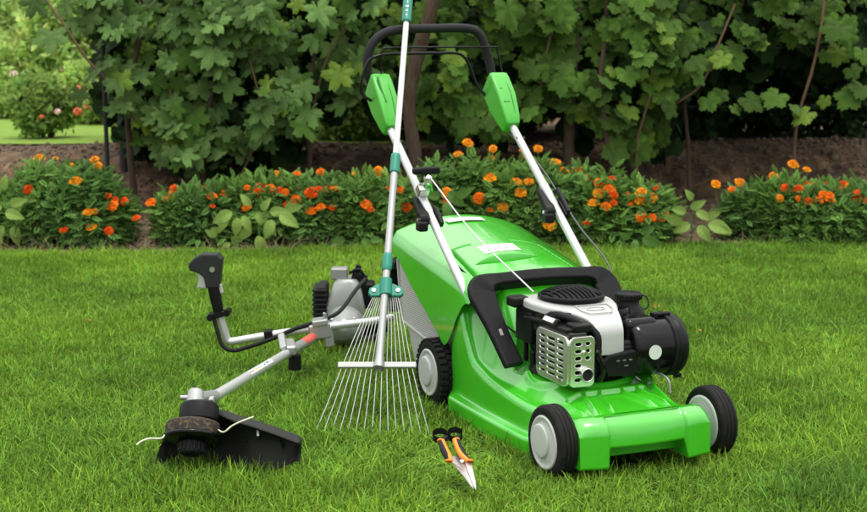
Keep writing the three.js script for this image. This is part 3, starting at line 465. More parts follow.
const plants = [], plantSpecs = [
  [8, -7.05, 0.34, 0.27, 'small marigold plant with two red blooms at the left border'],
  [50, -7.02, 0.46, 0.44, 'tallest left marigold plant with orange blooms on long stems'],
  [88, -6.98, 0.44, 0.45, 'marigold plant at left with two orange blooms side by side on top'],
  [106, -6.95, 0.28, 0.27, 'low marigold plant with red blooms ending the left clump'],
  [180, -7.0, 0.28, 0.31, 'marigold plant left of the broad-leaved seedling, first of the long row'],
  [205, -7.02, 0.36, 0.33, 'marigold plant above the black trimmer grip'],
  [246, -7.1, 0.38, 0.35, 'red marigold plant behind the pale broad-leaved plant'],
  [284, -7.12, 0.38, 0.37, 'marigold plant with one tall orange bloom, right of the pale broad-leaved plant'],
  [324, -7.05, 0.40, 0.38, 'marigold plant with crowded red blooms left of the rake'],
  [362, -7.0, 0.38, 0.38, 'marigold plant directly left of the rake shaft'],
  [404, -7.0, 0.38, 0.38, 'marigold plant between the rake shaft and left mower tube'],
  [446, -7.08, 0.38, 0.46, 'marigold plant right behind the starter cord handle'],
  [490, -7.08, 0.44, 0.50, 'tall marigold plant with orange blooms over the grass box'],
  [528, -7.05, 0.42, 0.48, 'marigold plant left of the right mower tube'],
  [566, -7.05, 0.42, 0.45, 'marigold plant with big orange blooms, right of the right mower tube'],
  [602, -7.0, 0.42, 0.41, 'marigold plant with a tight cluster of orange and red blooms'],
  [642, -6.98, 0.36, 0.36, 'marigold plant ending the long row at right, with six orange blooms'],
  [748, -7.12, 0.30, 0.32, 'sparse marigold plant with three single blooms, left of the right clump'],
  [790, -7.08, 0.46, 0.38, 'marigold plant with one bloom high above the others, in the right clump'],
  [826, -7.06, 0.44, 0.36, 'marigold plant with a row of red blooms in the right clump'],
  [866, -7.04, 0.44, 0.35, 'marigold plant at the right border'],
], blooms = [
  [39.6, 158.4, 5, 'O'], [55.7, 158.4, 2.6, 'O'], [94.8, 160, 4.2, 'O'], [97.5, 165.8, 4.2, 'O'], [71.6, 168, 4.6, 'O'], [76.2, 181.4, 5.4, 'O'], [65.6, 176, 2.5, 'M'], [28.7, 189.6, 4.4, 'R'], [12, 198, 2.7, 'R'], [108, 196, 3, 'R'], [114.8, 199.4, 3.4, 'R'], [124.3, 201.3, 4, 'R'], [112.3, 205.7, 5.4, 'M'], [88.8, 212.5, 4.7, 'O'], [95.4, 211.4, 2.8, 'O'], [91.5, 227.5, 4.6, 'O'], [64, 230, 3.7, 'R'], [108.7, 230.8, 4.2, 'R'], [136.6, 218.3, 3.8, 'R'],
  [151.5, 202.7, 5, 'M'], [167.8, 199.1, 4.4, 'M'], [172, 194.8, 4.2, 'M'], [174.6, 189.6, 4.3, 'R'], [184.2, 190.9, 4.4, 'R'], [203.8, 189.6, 4.3, 'R'], [212, 196.4, 4.6, 'M'], [212.8, 206.2, 2.4, 'R'], [276, 174.9, 5.2, 'O'], [321, 172.3, 4.2, 'M'], [297, 174, 3.4, 'M'], [350, 180.5, 3.5, 'O'], [354.6, 174, 2.6, 'O'], [257, 192.6, 4.8, 'R'], [260, 187, 4.2, 'R'], [269.5, 188.8, 4.8, 'M'], [279.7, 190.6, 3.7, 'R'], [284.8, 193, 4.2, 'M'], [295, 200.5, 6.2, 'M'], [287.3, 204.3, 3.6, 'R'], [246.7, 207.4, 4.4, 'M'], [223.9, 194.4, 4.4, 'M'], [247, 187.8, 3, 'M'], [311.4, 192.9, 6, 'R'], [300, 189.3, 2.8, 'R'], [319, 188.8, 2.8, 'R'], [329.2, 188.8, 4, 'M'], [337, 191, 4.6, 'M'], [311.2, 211, 4.6, 'M'], [321, 207.4, 4.7, 'M'], [332.2, 207.9, 3.8, 'R'], [366, 204.6, 5.2, 'M'], [370, 209, 4, 'R'],
  [490, 178, 5.4, 'O'], [516.4, 182.3, 4.8, 'O'], [529, 181.7, 4.2, 'O'], [520.8, 192.6, 5.2, 'O'], [479, 198, 5.3, 'M'], [446, 192.6, 5.4, 'O'], [446.9, 201.7, 4, 'R'], [406.4, 207, 5, 'R'], [400.5, 190, 3.8, 'M'], [503, 207, 5, 'O'], [549.5, 224.5, 6.2, 'O'], [547, 197, 4.4, 'O'], [562.7, 172.1, 5.5, 'O'], [578.5, 170.5, 5.3, 'O'], [588, 177.6, 4.6, 'O'], [599, 183, 4.2, 'M'], [611.7, 179.7, 4.4, 'R'], [598.5, 193.5, 5.6, 'O'], [608.7, 189.5, 5.6, 'M'], [613, 195, 4.6, 'R'], [593, 203.4, 5.2, 'O'], [605.8, 206.6, 4.6, 'M'], [613.5, 203, 3, 'R'], [586.7, 222.8, 3.2, 'R'], [381.5, 173, 4, 'O'], [378, 171, 4.4, 'O'], [391, 188, 4.4, 'M'], [467.8, 143, 4.8, 'O'], [492.8, 149, 3.8, 'O'], [538, 149, 4, 'O'], [458, 155, 4.8, 'O'], [491, 158, 3.4, 'M'], [523.5, 151, 3.6, 'M'], [526, 155.7, 4, 'M'], [555.4, 163.3, 4.8, 'O'], [490, 210, 3, 'M'],
  [641.4, 193, 5.6, 'O'], [639.5, 200, 5.2, 'O'], [651.5, 197.7, 5, 'O'], [656, 188.7, 4.2, 'R'], [663, 195.3, 4.6, 'M'], [630.4, 203.7, 3.6, 'M'], [627, 194.4, 2.6, 'R'], [641.9, 217.6, 5, 'M'], [652.2, 217.6, 4, 'M'], [660.9, 217.3, 4.6, 'M'], [664, 214, 3.8, 'M'], [715.7, 184.3, 4.6, 'O'], [732, 189.9, 3.8, 'M'], [739.8, 182.9, 4.8, 'O'],
  [792.7, 164.4, 5, 'O'], [806.7, 169.8, 3.6, 'O'], [773.2, 175.9, 4.2, 'O'], [785.6, 188.5, 4.2, 'R'], [798, 189.2, 4.4, 'R'], [804.6, 184.4, 4.4, 'M'], [814.5, 185.5, 4.2, 'R'], [825.3, 185, 4.2, 'R'], [842.8, 183, 3, 'R'], [848.7, 186.6, 3.8, 'M'], [857.4, 194.4, 4.8, 'R'], [779.5, 198.6, 4, 'O'], [799, 198.6, 3.6, 'M'], [808.8, 201.9, 4, 'R'], [818.2, 200.5, 4.6, 'M'], [823.6, 195, 4.6, 'M'], [830.2, 200, 4, 'M'], [829.5, 195.6, 4, 'M'], [854.8, 200.5, 2.8, 'R'], [867, 200.5, 3.6, 'M'], [841, 189, 3.2, 'M'],
].map(([u, v, s, kind]) => ({ u, v, s, kind }));
for (const q of plantSpecs) { const p = at(q[0], 240, q[1]); q.o = V(p.x, bedY(p.x, q[1]) - 0.01, q[1]); }
for (const b of blooms) { // each bloom sits on the outside of the leaves of the plant nearest to it
  b.k = 0; plantSpecs.forEach((q, i) => { if (Math.abs(q[0] - b.u) < Math.abs(plantSpecs[b.k][0] - b.u)) b.k = i; });
  let z = plantSpecs[b.k][1] + lerp(-0.1, 0.1, smooth(172, 222, b.v));
  for (let n = 0; n < 50; n++) { const w = at(b.u, b.v, z); if (!plantSpecs.some((q) => ((w.x - q.o.x) / (q[2] * 0.52)) ** 2 + ((w.y - q.o.y) / ((q[3] * 0.85 - 0.06) * 1.2 + 0.02)) ** 2 + ((w.z - q.o.z) / (q[2] * 0.52)) ** 2 < 1)) break; z += 0.01; }
  b.p = at(b.u, b.v, z + 0.03);
}
plantSpecs.forEach(([u, z, w, h, label], k) => {
  const p = at(u, 240, z), y0 = bedY(p.x, z) - 0.01, t = thing('marigold_plant', label, 'marigold', [p.x, y0, z]), r = rngOf(900 + k);
  const sparse = k === 17 ? 0.45 : 1, n = Math.round(560 * sparse * (w * h) / 0.16);
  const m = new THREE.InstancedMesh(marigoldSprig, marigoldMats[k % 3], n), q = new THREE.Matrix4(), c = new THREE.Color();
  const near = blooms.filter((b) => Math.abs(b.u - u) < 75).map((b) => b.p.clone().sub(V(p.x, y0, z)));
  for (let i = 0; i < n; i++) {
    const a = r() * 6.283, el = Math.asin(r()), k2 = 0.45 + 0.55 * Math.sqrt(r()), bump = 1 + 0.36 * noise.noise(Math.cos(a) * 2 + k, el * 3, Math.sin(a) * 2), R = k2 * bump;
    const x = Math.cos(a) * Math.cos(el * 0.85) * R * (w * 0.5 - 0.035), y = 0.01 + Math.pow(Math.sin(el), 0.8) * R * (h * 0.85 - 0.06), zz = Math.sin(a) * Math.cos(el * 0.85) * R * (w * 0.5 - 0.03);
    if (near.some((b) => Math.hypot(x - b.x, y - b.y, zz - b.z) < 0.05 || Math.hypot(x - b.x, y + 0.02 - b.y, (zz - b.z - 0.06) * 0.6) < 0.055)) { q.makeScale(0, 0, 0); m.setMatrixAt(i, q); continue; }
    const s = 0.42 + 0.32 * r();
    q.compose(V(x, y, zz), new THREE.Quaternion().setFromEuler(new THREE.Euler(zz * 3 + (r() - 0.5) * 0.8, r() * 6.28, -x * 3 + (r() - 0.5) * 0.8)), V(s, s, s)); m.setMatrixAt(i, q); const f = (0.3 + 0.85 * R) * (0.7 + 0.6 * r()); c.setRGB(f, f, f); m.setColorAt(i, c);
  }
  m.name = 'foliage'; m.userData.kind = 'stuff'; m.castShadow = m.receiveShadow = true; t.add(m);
  for (let i = 0; i < 6; i++) { const a = r() * 6.283, s = w * 0.3 * r(); part('stem', taper([[0, 0, 0], [Math.cos(a) * s * 0.6, h * 0.35, Math.sin(a) * s * 0.6], [Math.cos(a) * s, h * 0.75, Math.sin(a) * s]], [0.005, 0.004, 0.0025], 6, 8), M.stalk, t); }
  plants.push({ t, u, z, w, h });
});
for (const { u, v, s, kind, k, p: world } of blooms) {
  const best = plants[k], p = world.clone().sub(best.t.position), rad = s * 1.12 / 184, r = rngOf(Math.round(u * 31 + v));
  const f = part('flower_head', headGeo[Math.floor(r() * 3)], petalMats[kind], best.t); f.position.copy(p); f.scale.set(rad, rad * 0.95, rad); f.rotation.set(0.45 + 0.5 * r(), r() * 6.28, (r() - 0.5) * 0.6);
  part('calyx', calyxGeo, M.stalk, best.t).position.copy(p); best.t.children[best.t.children.length - 1].scale.setScalar(rad);
  const drop = Math.min(p.y - 0.03, 0.16); part('flower_stalk', taper([[p.x * 0.85, p.y - drop, p.z * 0.85], [p.x * 0.97, p.y - drop * 0.45, p.z * 0.97], [p.x, p.y - rad * 0.5, p.z]], [0.0022, 0.002, 0.0018], 5, 6), M.stalk, best.t);
}
for (const [u, v, k] of [[55, 146, 1], [32, 152, 1], [776, 160, 18], [766, 175, 18], [693, 183, 17], [626, 181, 16], [745, 178, 17], [160, 188, 4], [659, 205, 16]]) { const b = plants[k], p = at(u, v + 14, b.z).sub(b.t.position); const m = part('bud', budGeo, M.stalk, b.t); m.position.copy(p); m.scale.setScalar(0.013); part('flower_stalk', taper([[p.x, p.y - 0.1, p.z], [p.x + 0.002, p.y - 0.04, p.z], [p.x, p.y, p.z]], [0.002, 0.0018, 0.0016], 5, 6), M.stalk, b.t); }
function broadLeaf(seed) { // pointed oval leaf, base at origin along +y
  const r = rngOf(seed), rows = [], n = 9, bend = 0.35 + 0.75 * r();
  for (let i = 0; i <= n; i++) { const t = i / n, w = 0.30 * Math.pow(Math.sin(Math.PI * Math.min(1, t * 0.98 + 0.02)), 0.75) * (1.15 - 0.5 * t), row = []; for (let j = -4; j <= 4; j++) { const x = j / 4 * w; row.push(V(x, t * (1 - 0.12 * bend * t), 0.22 * Math.abs(x) - bend * t * t * 0.55 + 0.012 * Math.sin(t * 26) * Math.abs(j / 4))); } rows.push(row); }
  return loft(rows);
}
const blTex = tex(128, (u, v, i, j) => { const x = Math.abs(u - 0.5) * 2, mid = 1 - smooth(0.01, 0.05, x), side = 1 - smooth(0.06, 0.16, Math.abs(((v * 9 - x * 1.8) % 1 + 1) % 1 - 0.5)); const b = 0.84 + 0.2 * mid + 0.1 * side + 0.2 * noise.noise(i * 0.08, j * 0.08, 4); return [b * 0.95, b * 0.95, b * 0.85]; });
const broadGeos = [1, 2, 3, 4].map(broadLeaf), blMat = leafy([0.32, 0.48, 0.12], 0.35, 0.93, { map: blTex, bumpMap: blTex, bumpScale: 0.002, clearcoat: 0.2, clearcoatRoughness: 0.5 }), blDark = leafy([0.13, 0.27, 0.06], 0.35, 0.93, { map: blTex, clearcoat: 0.2, clearcoatRoughness: 0.5 });
function broadPlant(u, v, z, label, leaves, mat) {
  const b = at(u, v, z), t = thing('broadleaf_plant', label, 'young plant', [b.x, bedY(b.x, z) - 0.01, z]), o = t.position, r = rngOf(Math.round(u)); let geoI = Math.round(u) % 4;
  const top = leaves.reduce((s, l) => Math.min(s, l[1]), 999), tp = at(u, top + 14, z).sub(o);
  part('stem', taper([[0, 0, 0], [tp.x * 0.5 + 0.008, tp.y * 0.5, 0.01], tp.toArray()], [0.005, 0.004, 0.003], 7, 12), M.stalk, t);
  for (const [lu, lv, size, ang] of leaves) { // blade base, length, direction in degrees (0 = right, 90 = up)
    const p = at(lu, lv, z + 0.03 + 0.1 * r()).sub(o), m = part('leaf', broadGeos[geoI++ % 4], mat, t); m.position.copy(p); m.scale.setScalar(size * 0.88);
    m.rotation.set(0, 0, (ang - 90) * Math.PI / 180); m.rotateX(0.35 + 0.35 * r()); m.rotateY((r() - 0.5) * 0.8);
    part('petiole', taper([[lerp(p.x, 0, 0.8), p.y - 0.03, lerp(p.z, 0, 0.7)], [p.x * 0.75, p.y - 0.01, p.z * 0.8], p.toArray()], [0.002, 0.0018, 0.0016], 5, 8), M.stalk, t);
  }
}
broadPlant(258, 248, -6.82, 'largest pale green broad-leaved plant among red marigolds behind the trimmer', [[232, 212, 0.13, 205], [226, 216, 0.1, 250], [238, 218, 0.11, 265], [243, 216, 0.10, 300], [256, 213, 0.11, 320], [270, 212, 0.11, 10], [280, 214, 0.14, 335], [272, 220, 0.12, 255], [258, 236, 0.12, 290], [262, 210, 0.09, 60], [250, 206, 0.09, 120], [244, 238, 0.08, 190], [222, 231, 0.07, 170], [230, 243, 0.08, 215], [217, 236, 0.08, 150], [285, 208, 0.11, 5], [250, 226, 0.11, 240], [266, 222, 0.1, 310]], blMat);
broadPlant(8, 250, -6.84, 'pale broad-leaved plant at the left border before the marigolds', [[4, 190, 0.1, 80], [10, 204, 0.11, 15], [2, 206, 0.11, 200], [14, 226, 0.12, 290], [4, 226, 0.11, 230], [6, 212, 0.12, 350], [-4, 216, 0.1, 180], [12, 214, 0.1, 40], [0, 234, 0.1, 260]], blMat);
broadPlant(690, 250, -6.86, 'young plant with stepped pale leaves between long row and right clump', [[692, 200, 0.08, 120], [690, 208, 0.10, 25], [686, 212, 0.09, 165], [696, 212, 0.1, 340], [682, 222, 0.12, 165], [704, 216, 0.1, 5], [708, 224, 0.15, 350], [698, 226, 0.12, 310], [690, 224, 0.11, 200], [716, 226, 0.1, 330]], blMat);
broadPlant(640, 252, -6.8, 'low broad-leaved plant at the foot of the last orange marigold in the row', [[636, 240, 0.09, 250], [642, 238, 0.12, 340], [630, 238, 0.08, 160], [640, 233, 0.1, 20], [622, 246, 0.07, 220], [650, 244, 0.09, 330], [632, 246, 0.07, 270]], blDark);
broadPlant(357, 252, -6.8, 'low plant with round dull leaves at foot of marigolds left of rake', [[345, 240, 0.08, 180], [356, 243, 0.08, 300], [362, 240, 0.09, 330], [338, 243, 0.07, 200], [350, 248, 0.07, 250], [370, 240, 0.08, 10]], blDark);
broadPlant(452, 240, -6.8, 'broad-leaved plant half hidden behind the grass box and starter handle', [[448, 192, 0.13, 320], [440, 196, 0.1, 170], [446, 202, 0.11, 280], [456, 196, 0.1, 20], [438, 208, 0.1, 230]], blDark);
// ---------------------------------------------------------------- lawn mower (x across, z forward, front wheels at z = 0)
const mower = thing('lawn_mower', 'bright green petrol lawn mower with grass box and black engine', 'lawn mower', O_.toArray(), YAW);
const AX = V(1, 0, 0), AY = V(0, 1, 0), AZ = V(0, 0, 1);
{
  const Wd = table([[-0.78, 0.18], [-0.675, 0.185], [-0.645, 0.208], [-0.60, 0.211], [-0.45, 0.212], [-0.2, 0.205], [-0.12, 0.196], [0.1, 0.186]]);
  const Ed = table([[-0.78, 0.345], [-0.66, 0.345], [-0.6, 0.32], [-0.555, 0.24], [-0.5, 0.176], [-0.34, 0.143], [-0.17, 0.132], [-0.02, 0.136], [0.05, 0.142]]);
  const Rd = table([[-0.78, 0.397], [-0.56, 0.397], [-0.515, 0.375], [-0.34, 0.205], [-0.26, 0.185], [-0.08, 0.168], [0.05, 0.158]]);
  const BZ = -0.275, bowl = (x, z) => Math.hypot(x + 0.005, z - BZ);
  const H = (x, z) => {
    const W = Wd(z) - 0.02, e = Ed(z), a = smooth(0, 0.085, W - Math.abs(x));
    let y = lerp(e, Rd(z), a);
    const d = bowl(x, z); y = lerp(y, Math.min(y, 0.172 + 0.01 * smooth(0.15, 0.12, d)), smooth(0.178, 0.160, d));
    y += 0.011 * smooth(0.012, 0.003, Math.abs(d - 0.138));
    const px = smooth(0.128, 0.118, Math.abs(x + 0.005)) * smooth(-0.118, -0.108, z) * smooth(0.052, 0.042, z) * smooth(0.155, 0.17, d);
    y -= 0.013 * px;
    for (const rx of [-0.085, -0.04, 0.03, 0.075]) y += 0.010 * px * smooth(0.0085, 0.0015, Math.abs(x - rx - 0.25 * (z + 0.1) * Math.sign(rx))) * smooth(0.02, -0.02, z);
    y += 0.034 * smooth(0.020, 0.003, Math.abs(x - 0.140)) * smooth(-0.33, -0.25, z) * smooth(0.045, -0.14, z);
    return y;
  };
  const rows = [], NX = 150, NZ = 260;
  for (let i = 0; i <= NZ; i++) {
    const z = lerp(-0.76, 0.055, i / NZ), W = Wd(z), e = Ed(z), k = smooth(-0.04, 0.02, z), bot = lerp(0.012, 0.05, smooth(-0.14, -0.05, z)), sk = lerp(0.024, 0.006, smooth(-0.16, -0.08, z)) * smooth(-0.66, -0.6, z) + 0.002, row = [];
    const left = [[W + sk, bot], [W + sk + 0.001, 0.046], [W + sk * 0.92, 0.0535], [W + sk * 0.75, 0.0575], [W + sk * 0.25, 0.061], [W + sk * 0.1, 0.066], [W + 0.0005, 0.08], [W - 0.001, e - 0.022], [W - 0.003, e - 0.012], [W - 0.0085, e - 0.004], [W - 0.0145, e - 0.0008]];
    for (const [x, y] of left) row.push(V(-x, y, z));
    for (let j = 0; j <= NX; j++) { const x = lerp(-(W - 0.02), W - 0.02, j / NX); row.push(V(x, H(x, z), z)); }
    const nar = 0.026 * smooth(-0.16, -0.08, z); for (const [x, y] of left.reverse()) row.push(V(x, y, z));
    for (const q of row) if (q.x > 0.08) q.x -= nar * smooth(0.08, 0.15, q.x);
    rows.push(row);
  }
  part('deck', loft(rows), M.green, mower);
  // front bumper: a bar across with a lower block at each end
  const br = [], N = 90;
  for (let i = 0; i <= N; i++) {
    const x = lerp(-0.205, 0.158, i / N), u = (x + 0.0235) / 0.1815, bow = 0.026 * (1 - u * u), eb = Math.max(smooth(-0.128, -0.136, x), smooth(0.078, 0.086, x));
    const f = 0.078 + bow + 0.012 * eb, low = lerp(0.088, 0.042, eb), endR = 0.012 * Math.pow(Math.abs(u), 14);
    br.push([[0.02, 0.148], [0.045, 0.156 - endR], [0.056 + bow * 0.7, 0.158 - endR], [f - 0.030, 0.1555 - endR], [f - 0.018, 0.150 - endR], [f - 0.009, 0.142 - endR], [f - 0.003, 0.132 - endR], [f + 0.001, 0.118], [f + 0.004, low + 0.006], [f + 0.004, low], [f - 0.004, low - 0.001], [f - 0.03, low], [0.03, low + 0.004]].map(([z, y]) => V(x, y, z)));
  }
  part('front_bumper', loft(br, true), M.green, mower);
  part('front_skirt', rb(0.31, 0.07, 0.01, 0.004, [-0.02, 0.085, 0.045]), M.greenSoft, mower);
  // wheels
  const tyreProfile = (R, w, grooves) => { const p = [[R * 0.66, -w / 2], [R * 0.9, -w / 2 - 0.001], [R * 0.965, -w / 2 + 0.003], [R, -w / 2 + 0.009]]; for (const g of grooves) p.push([R, g - 0.0016], [R - 0.0035, g - 0.001], [R - 0.0035, g + 0.001], [R, g + 0.0016]); p.push([R, w / 2 - 0.009], [R * 0.965, w / 2 - 0.003], [R * 0.9, w / 2 + 0.001], [R * 0.66, w / 2]); return p; };
  function wheel(x, y, z, R, w, out, rear) {
    const g = sub('wheel', mower); g.position.set(x, y, z);
    const list = [lathe(tyreProfile(R, w, rear ? [] : [-0.0105, 0, 0.0105]), 72, [0, 0, 0], [0, 0, Math.PI / 2])];
    if (rear) for (let i = 0; i < 30; i++) for (const s of [-1, 1]) { const a = (i + (s > 0 ? 0.5 : 0)) / 30 * Math.PI * 2; list.push(rb(w * 0.46, 0.010, 0.013, 0.002, [0, 0, 0]).translate(s * w * 0.25, R + 0.001, 0).applyMatrix4(new THREE.Matrix4().makeRotationX(a))); }
    part('tyre', list, M.rubber, g);
    const hp = [[0, 0.006], [0.018, 0.006], [0.0185, 0.004], [R * 0.52, 0.001], [R * 0.60, -0.002], [R * 0.645, 0.003], [R * 0.70, 0.004], [R * 0.735, 0.001], [R * 0.74, -w * 0.9]];
    part('hub', lathe(hp, 56, [out * w / 2, 0, 0], [0, 0, -out * Math.PI / 2]), M.hub, g);
    if (out < 0) part('hub_cap', lathe([[0, 0.010], [R * 0.3, 0.0098], [R * 0.42, 0.009], [R * 0.455, 0.0075], [R * 0.465, 0.003], [R * 0.465, -0.01]], 44, [out * (w / 2 - 0.001), 0.002, -R * 0.12], [0, 0, Math.PI / 2]), M.hub, g);
  }
  wheel(-0.228, 0.09, 0, 0.09, 0.048, -1, false); wheel(0.226, 0.09, -0.005, 0.09, 0.048, 1, false);
  wheel(-0.220, 0.096, -0.735, 0.094, 0.046, -1, true); wheel(0.220, 0.096, -0.735, 0.094, 0.046, 1, true);
  { // pale inner dish of the far front wheel
    const d = sub('wheel_dish', mower); d.position.set(0.202, 0.09, -0.005);
    part('dish', lathe([[0, 0.004], [0.03, 0.004], [0.055, 0.001], [0.06, 0.003], [0.067, 0.003], [0.069, -0.004]], 48, [0, 0, 0], [0, 0, Math.PI / 2]), M.hub, d); }
  part('axle', [cyl(0.008, 0.008, 0.42, 12, [0, 0.09, 0], [0, 0, Math.PI / 2]), cyl(0.008, 0.008, 0.42, 12, [0, 0.096, -0.735], [0, 0, Math.PI / 2])], M.steel, mower);
  part('height_lever', tube([[0.132, 0.195, -0.16], [0.138, 0.197, -0.10], [0.142, 0.187, -0.072], [0.143, 0.158, -0.064]], 0.003, 24), M.motor, mower);

  // grass box: green lid and pale ventilated body
  const lidY = (x, z) => { const t = (-0.52 - z) / 0.58; return lerp(0.405, 0.512, Math.pow(clamp(t, 0, 1.1), 0.9)) - 0.95 * x * x; };
  const lidW = (z) => { const b = lerp(0.208, 0.222, clamp((-0.52 - z) / 0.4)), R = 0.085, d = z + 1.135; return d > R ? b : b - R + Math.sqrt(Math.max(0, R * R - (R - d) * (R - d))); };
  const lowY = table([[-1.15, 0.43], [-1.05, 0.405], [-0.88, 0.308], [-0.72, 0.214], [-0.675, 0.188], [-0.64, 0.215], [-0.59, 0.285], [-0.54, 0.330], [-0.5, 0.335]]);
  const lens = (x, z) => { const u = (x + 0.036) / 0.098, w = 0.030 * (1 - u * u), d = (z + 0.645); return Math.abs(u) < 1 ? smooth(1.05, 0.5, Math.abs(d) / Math.max(w, 1e-4)) : 0; };
  const groove = (x, z) => { // outline of the lifting flap
    const seg = (x0, z0, x1, z1) => { const dx = x1 - x0, dz = z1 - z0, t = clamp(((x - x0) * dx + (z - z0) * dz) / (dx * dx + dz * dz)); return Math.hypot(x - x0 - dx * t, z - z0 - dz * t); };
    return smooth(0.0055, 0.0025, Math.min(seg(0.055, -0.80, 0.125, -0.80), seg(0.125, -0.80, 0.145, -0.54), seg(-0.145, -0.80, -0.085, -0.80), seg(-0.145, -0.80, -0.165, -0.54)));
  };
  const lr = [], LX = 200, LZ = 340, zs = [];
  for (let i = 0; i <= LZ; i++) zs.push(lerp(-0.515, -1.13, i / LZ)); for (const t of [0.35, 0.6, 0.8, 0.93, 0.99]) zs.push(-1.13 - 0.005 * t);
  for (const z of zs) {
    const W = lidW(z), row = [], drop = 0.06 * Math.pow(smooth(-1.06, -1.135, z), 2), low = Math.min(lowY(z), lidY(W, z) - drop - 0.03);
    const ey = lidY(W, z) - drop;
    const side = [[W + 0.006, low], [W + 0.006, low + 0.004], [W + 0.004, ey - 0.028], [W + 0.001, ey - 0.014], [W - 0.006, ey - 0.004]];
    for (const [x, y] of side) row.push(V(-x, y, z));
    for (let j = 0; j <= LX; j++) { const x = lerp(-(W - 0.012), W - 0.012, j / LX); row.push(V(x, lidY(x, z) - drop - 0.10 * lens(x, z) - 0.018 * groove(x, z) + 0.004 * smooth(0.155, 0.15, Math.abs(x)) * smooth(-0.79, -0.78, z), z)); }
    for (const [x, y] of side.reverse()) row.push(V(x, y, z));
    lr.push(row);
  }
  const boxG = sub('grass_box', mower);
  part('lid', loft(lr, true), M.green, boxG);
  const meshTex = tex(256, (u, v) => { const a = u * 26 + (Math.floor(v * 26) % 2) * 0.5, d = Math.hypot(a % 1 - 0.5, (v * 26) % 1 - 0.5), h = smooth(0.22, 0.34, d); return [0.30 + 0.7 * h, 0.30 + 0.7 * h, 0.30 + 0.7 * h]; });
  const meshMat = new THREE.MeshStandardMaterial({ color: rgb(0.52, 0.53, 0.5), map: meshTex, bumpMap: meshTex, bumpScale: 0.003, roughness: 0.75, side: THREE.DoubleSide });
  const bodyRows = [];
  for (let i = 0; i <= 26; i++) { const t = i / 26, y = lerp(0.055, 0.42, t), w = lerp(0.186, 0.214, Math.pow(t, 0.7)), z0 = lerp(-1.0, -1.095, Math.pow(t, 0.8)), z1 = -0.70; bodyRows.push(roundRect(w * 2, z1 - z0, 0.05, 6).map(([a, b]) => { const z = (z0 + z1) / 2 + b; return V(a, Math.min(y, lidY(Math.abs(a), z) - 0.035), z); })); }
  part('body', loft(bodyRows, true), M.cloth, boxG);
  for (const s of [-1, 1]) { // ventilation panel with its frame on each flank
    const P = (z, y) => { const t = (y - 0.055) / 0.365, w = lerp(0.186, 0.214, Math.pow(clamp(t), 0.7)); return V(s * (w + 0.0025), y, z); };
    const top = (z) => lowY(z) + 0.01, bot = (z) => lerp(0.19, 0.155, (z + 1.03) / 0.28), pr = [];
    for (let i = 0; i <= 20; i++) { const z = lerp(-1.035, -0.755, i / 20), row = []; for (let j = 0; j <= 12; j++) row.push(P(z, lerp(bot(z), Math.max(top(z), bot(z) + 0.01), j / 12))); pr.push(row); }
    const g = loft(pr), uv = g.attributes.uv, p = g.attributes.position; for (let i = 0; i < uv.count; i++) uv.setXY(i, p.getZ(i) * 6, p.getY(i) * 6);
    part('vent_panel', g, meshMat, boxG);
    const fp = []; for (let i = 0; i <= 10; i++) { const z = lerp(-1.035, -0.755, i / 10); fp.push(P(z, bot(z))); }
    part('panel_frame', [tube(fp, 0.005, 30), tube([P(-1.035, bot(-1.035)), P(-1.04, 0.28), P(-1.045, 0.38)], 0.005, 16), tube([P(-0.90, 0.155), P(-0.86, 0.12), P(-0.80, 0.095)], 0.004, 16)], M.cloth, boxG);
  }
  part('rear_handle', [rb(0.035, 0.16, 0.03, 0.008, [-0.205, 0.285, -1.11]), rb(0.035, 0.03, 0.07, 0.008, [-0.205, 0.36, -1.09]), rb(0.40, 0.035, 0.03, 0.008, [0, 0.36, -1.115])], M.black, boxG);
  // printed stickers lying on the lid
  const onLid = (x0, x1, z0, z1, mat, name) => { const r = []; for (let i = 0; i <= 8; i++) { const row = []; for (let j = 0; j <= 12; j++) { const x = lerp(x0, x1, j / 12), z = lerp(z0, z1, i / 8); row.push(V(x, lidY(x, z) + 0.0052, z)); } r.push(row); } return part(name, loft(r), mat, boxG); };
  const cv = document.createElement('canvas'); cv.width = 256; cv.height = 128; const cx = cv.getContext('2d');
  cx.fillStyle = '#e9ebe6'; cx.fillRect(0, 0, 256, 128); cx.fillStyle = '#3a3d3a'; cx.strokeStyle = '#2d302d'; cx.lineWidth = 5;
  cx.fillRect(8, 14, 26, 5); cx.fillRect(8, 24, 40, 5); cx.fillRect(62, 12, 16, 22); cx.fillRect(90, 18, 30, 6); cx.fillStyle = '#222'; cx.fillRect(142, 8, 10, 30); cx.fillRect(160, 8, 14, 8); cx.fillRect(166, 8, 8, 30); cx.fillRect(188, 10, 44, 8);
  for (let i = 0; i < 4; i++) { cx.strokeRect(8 + i * 62, 54, 52, 62); cx.beginPath(); cx.moveTo(14 + i * 62, 66); cx.lineTo(34 + i * 62, 104); cx.lineTo(54 + i * 62, 66); cx.stroke(); }
  const ct = new THREE.CanvasTexture(cv); ct.colorSpace = THREE.SRGBColorSpace;
  onLid(-0.082, 0.034, -0.695, -0.755, new THREE.MeshStandardMaterial({ map: ct, roughness: 0.4, side: THREE.DoubleSide }), 'instruction_sticker');
  onLid(-0.065, 0.06, -0.995, -1.03, std([0.72, 0.74, 0.70], 0.4), 'white_label');

  // black carrying frame across the deck, an upturned U leaning back
  const half = [[0.176, -0.012], [0.182, 0.05], [0.188, 0.12], [0.193, 0.18], [0.194, 0.208], [0.188, 0.234], [0.168, 0.250], [0.11, 0.256], [0.05, 0.259]], fr = [...half.map(([x, s]) => [-x, s]), [0, 0.26], ...half.slice().reverse()];
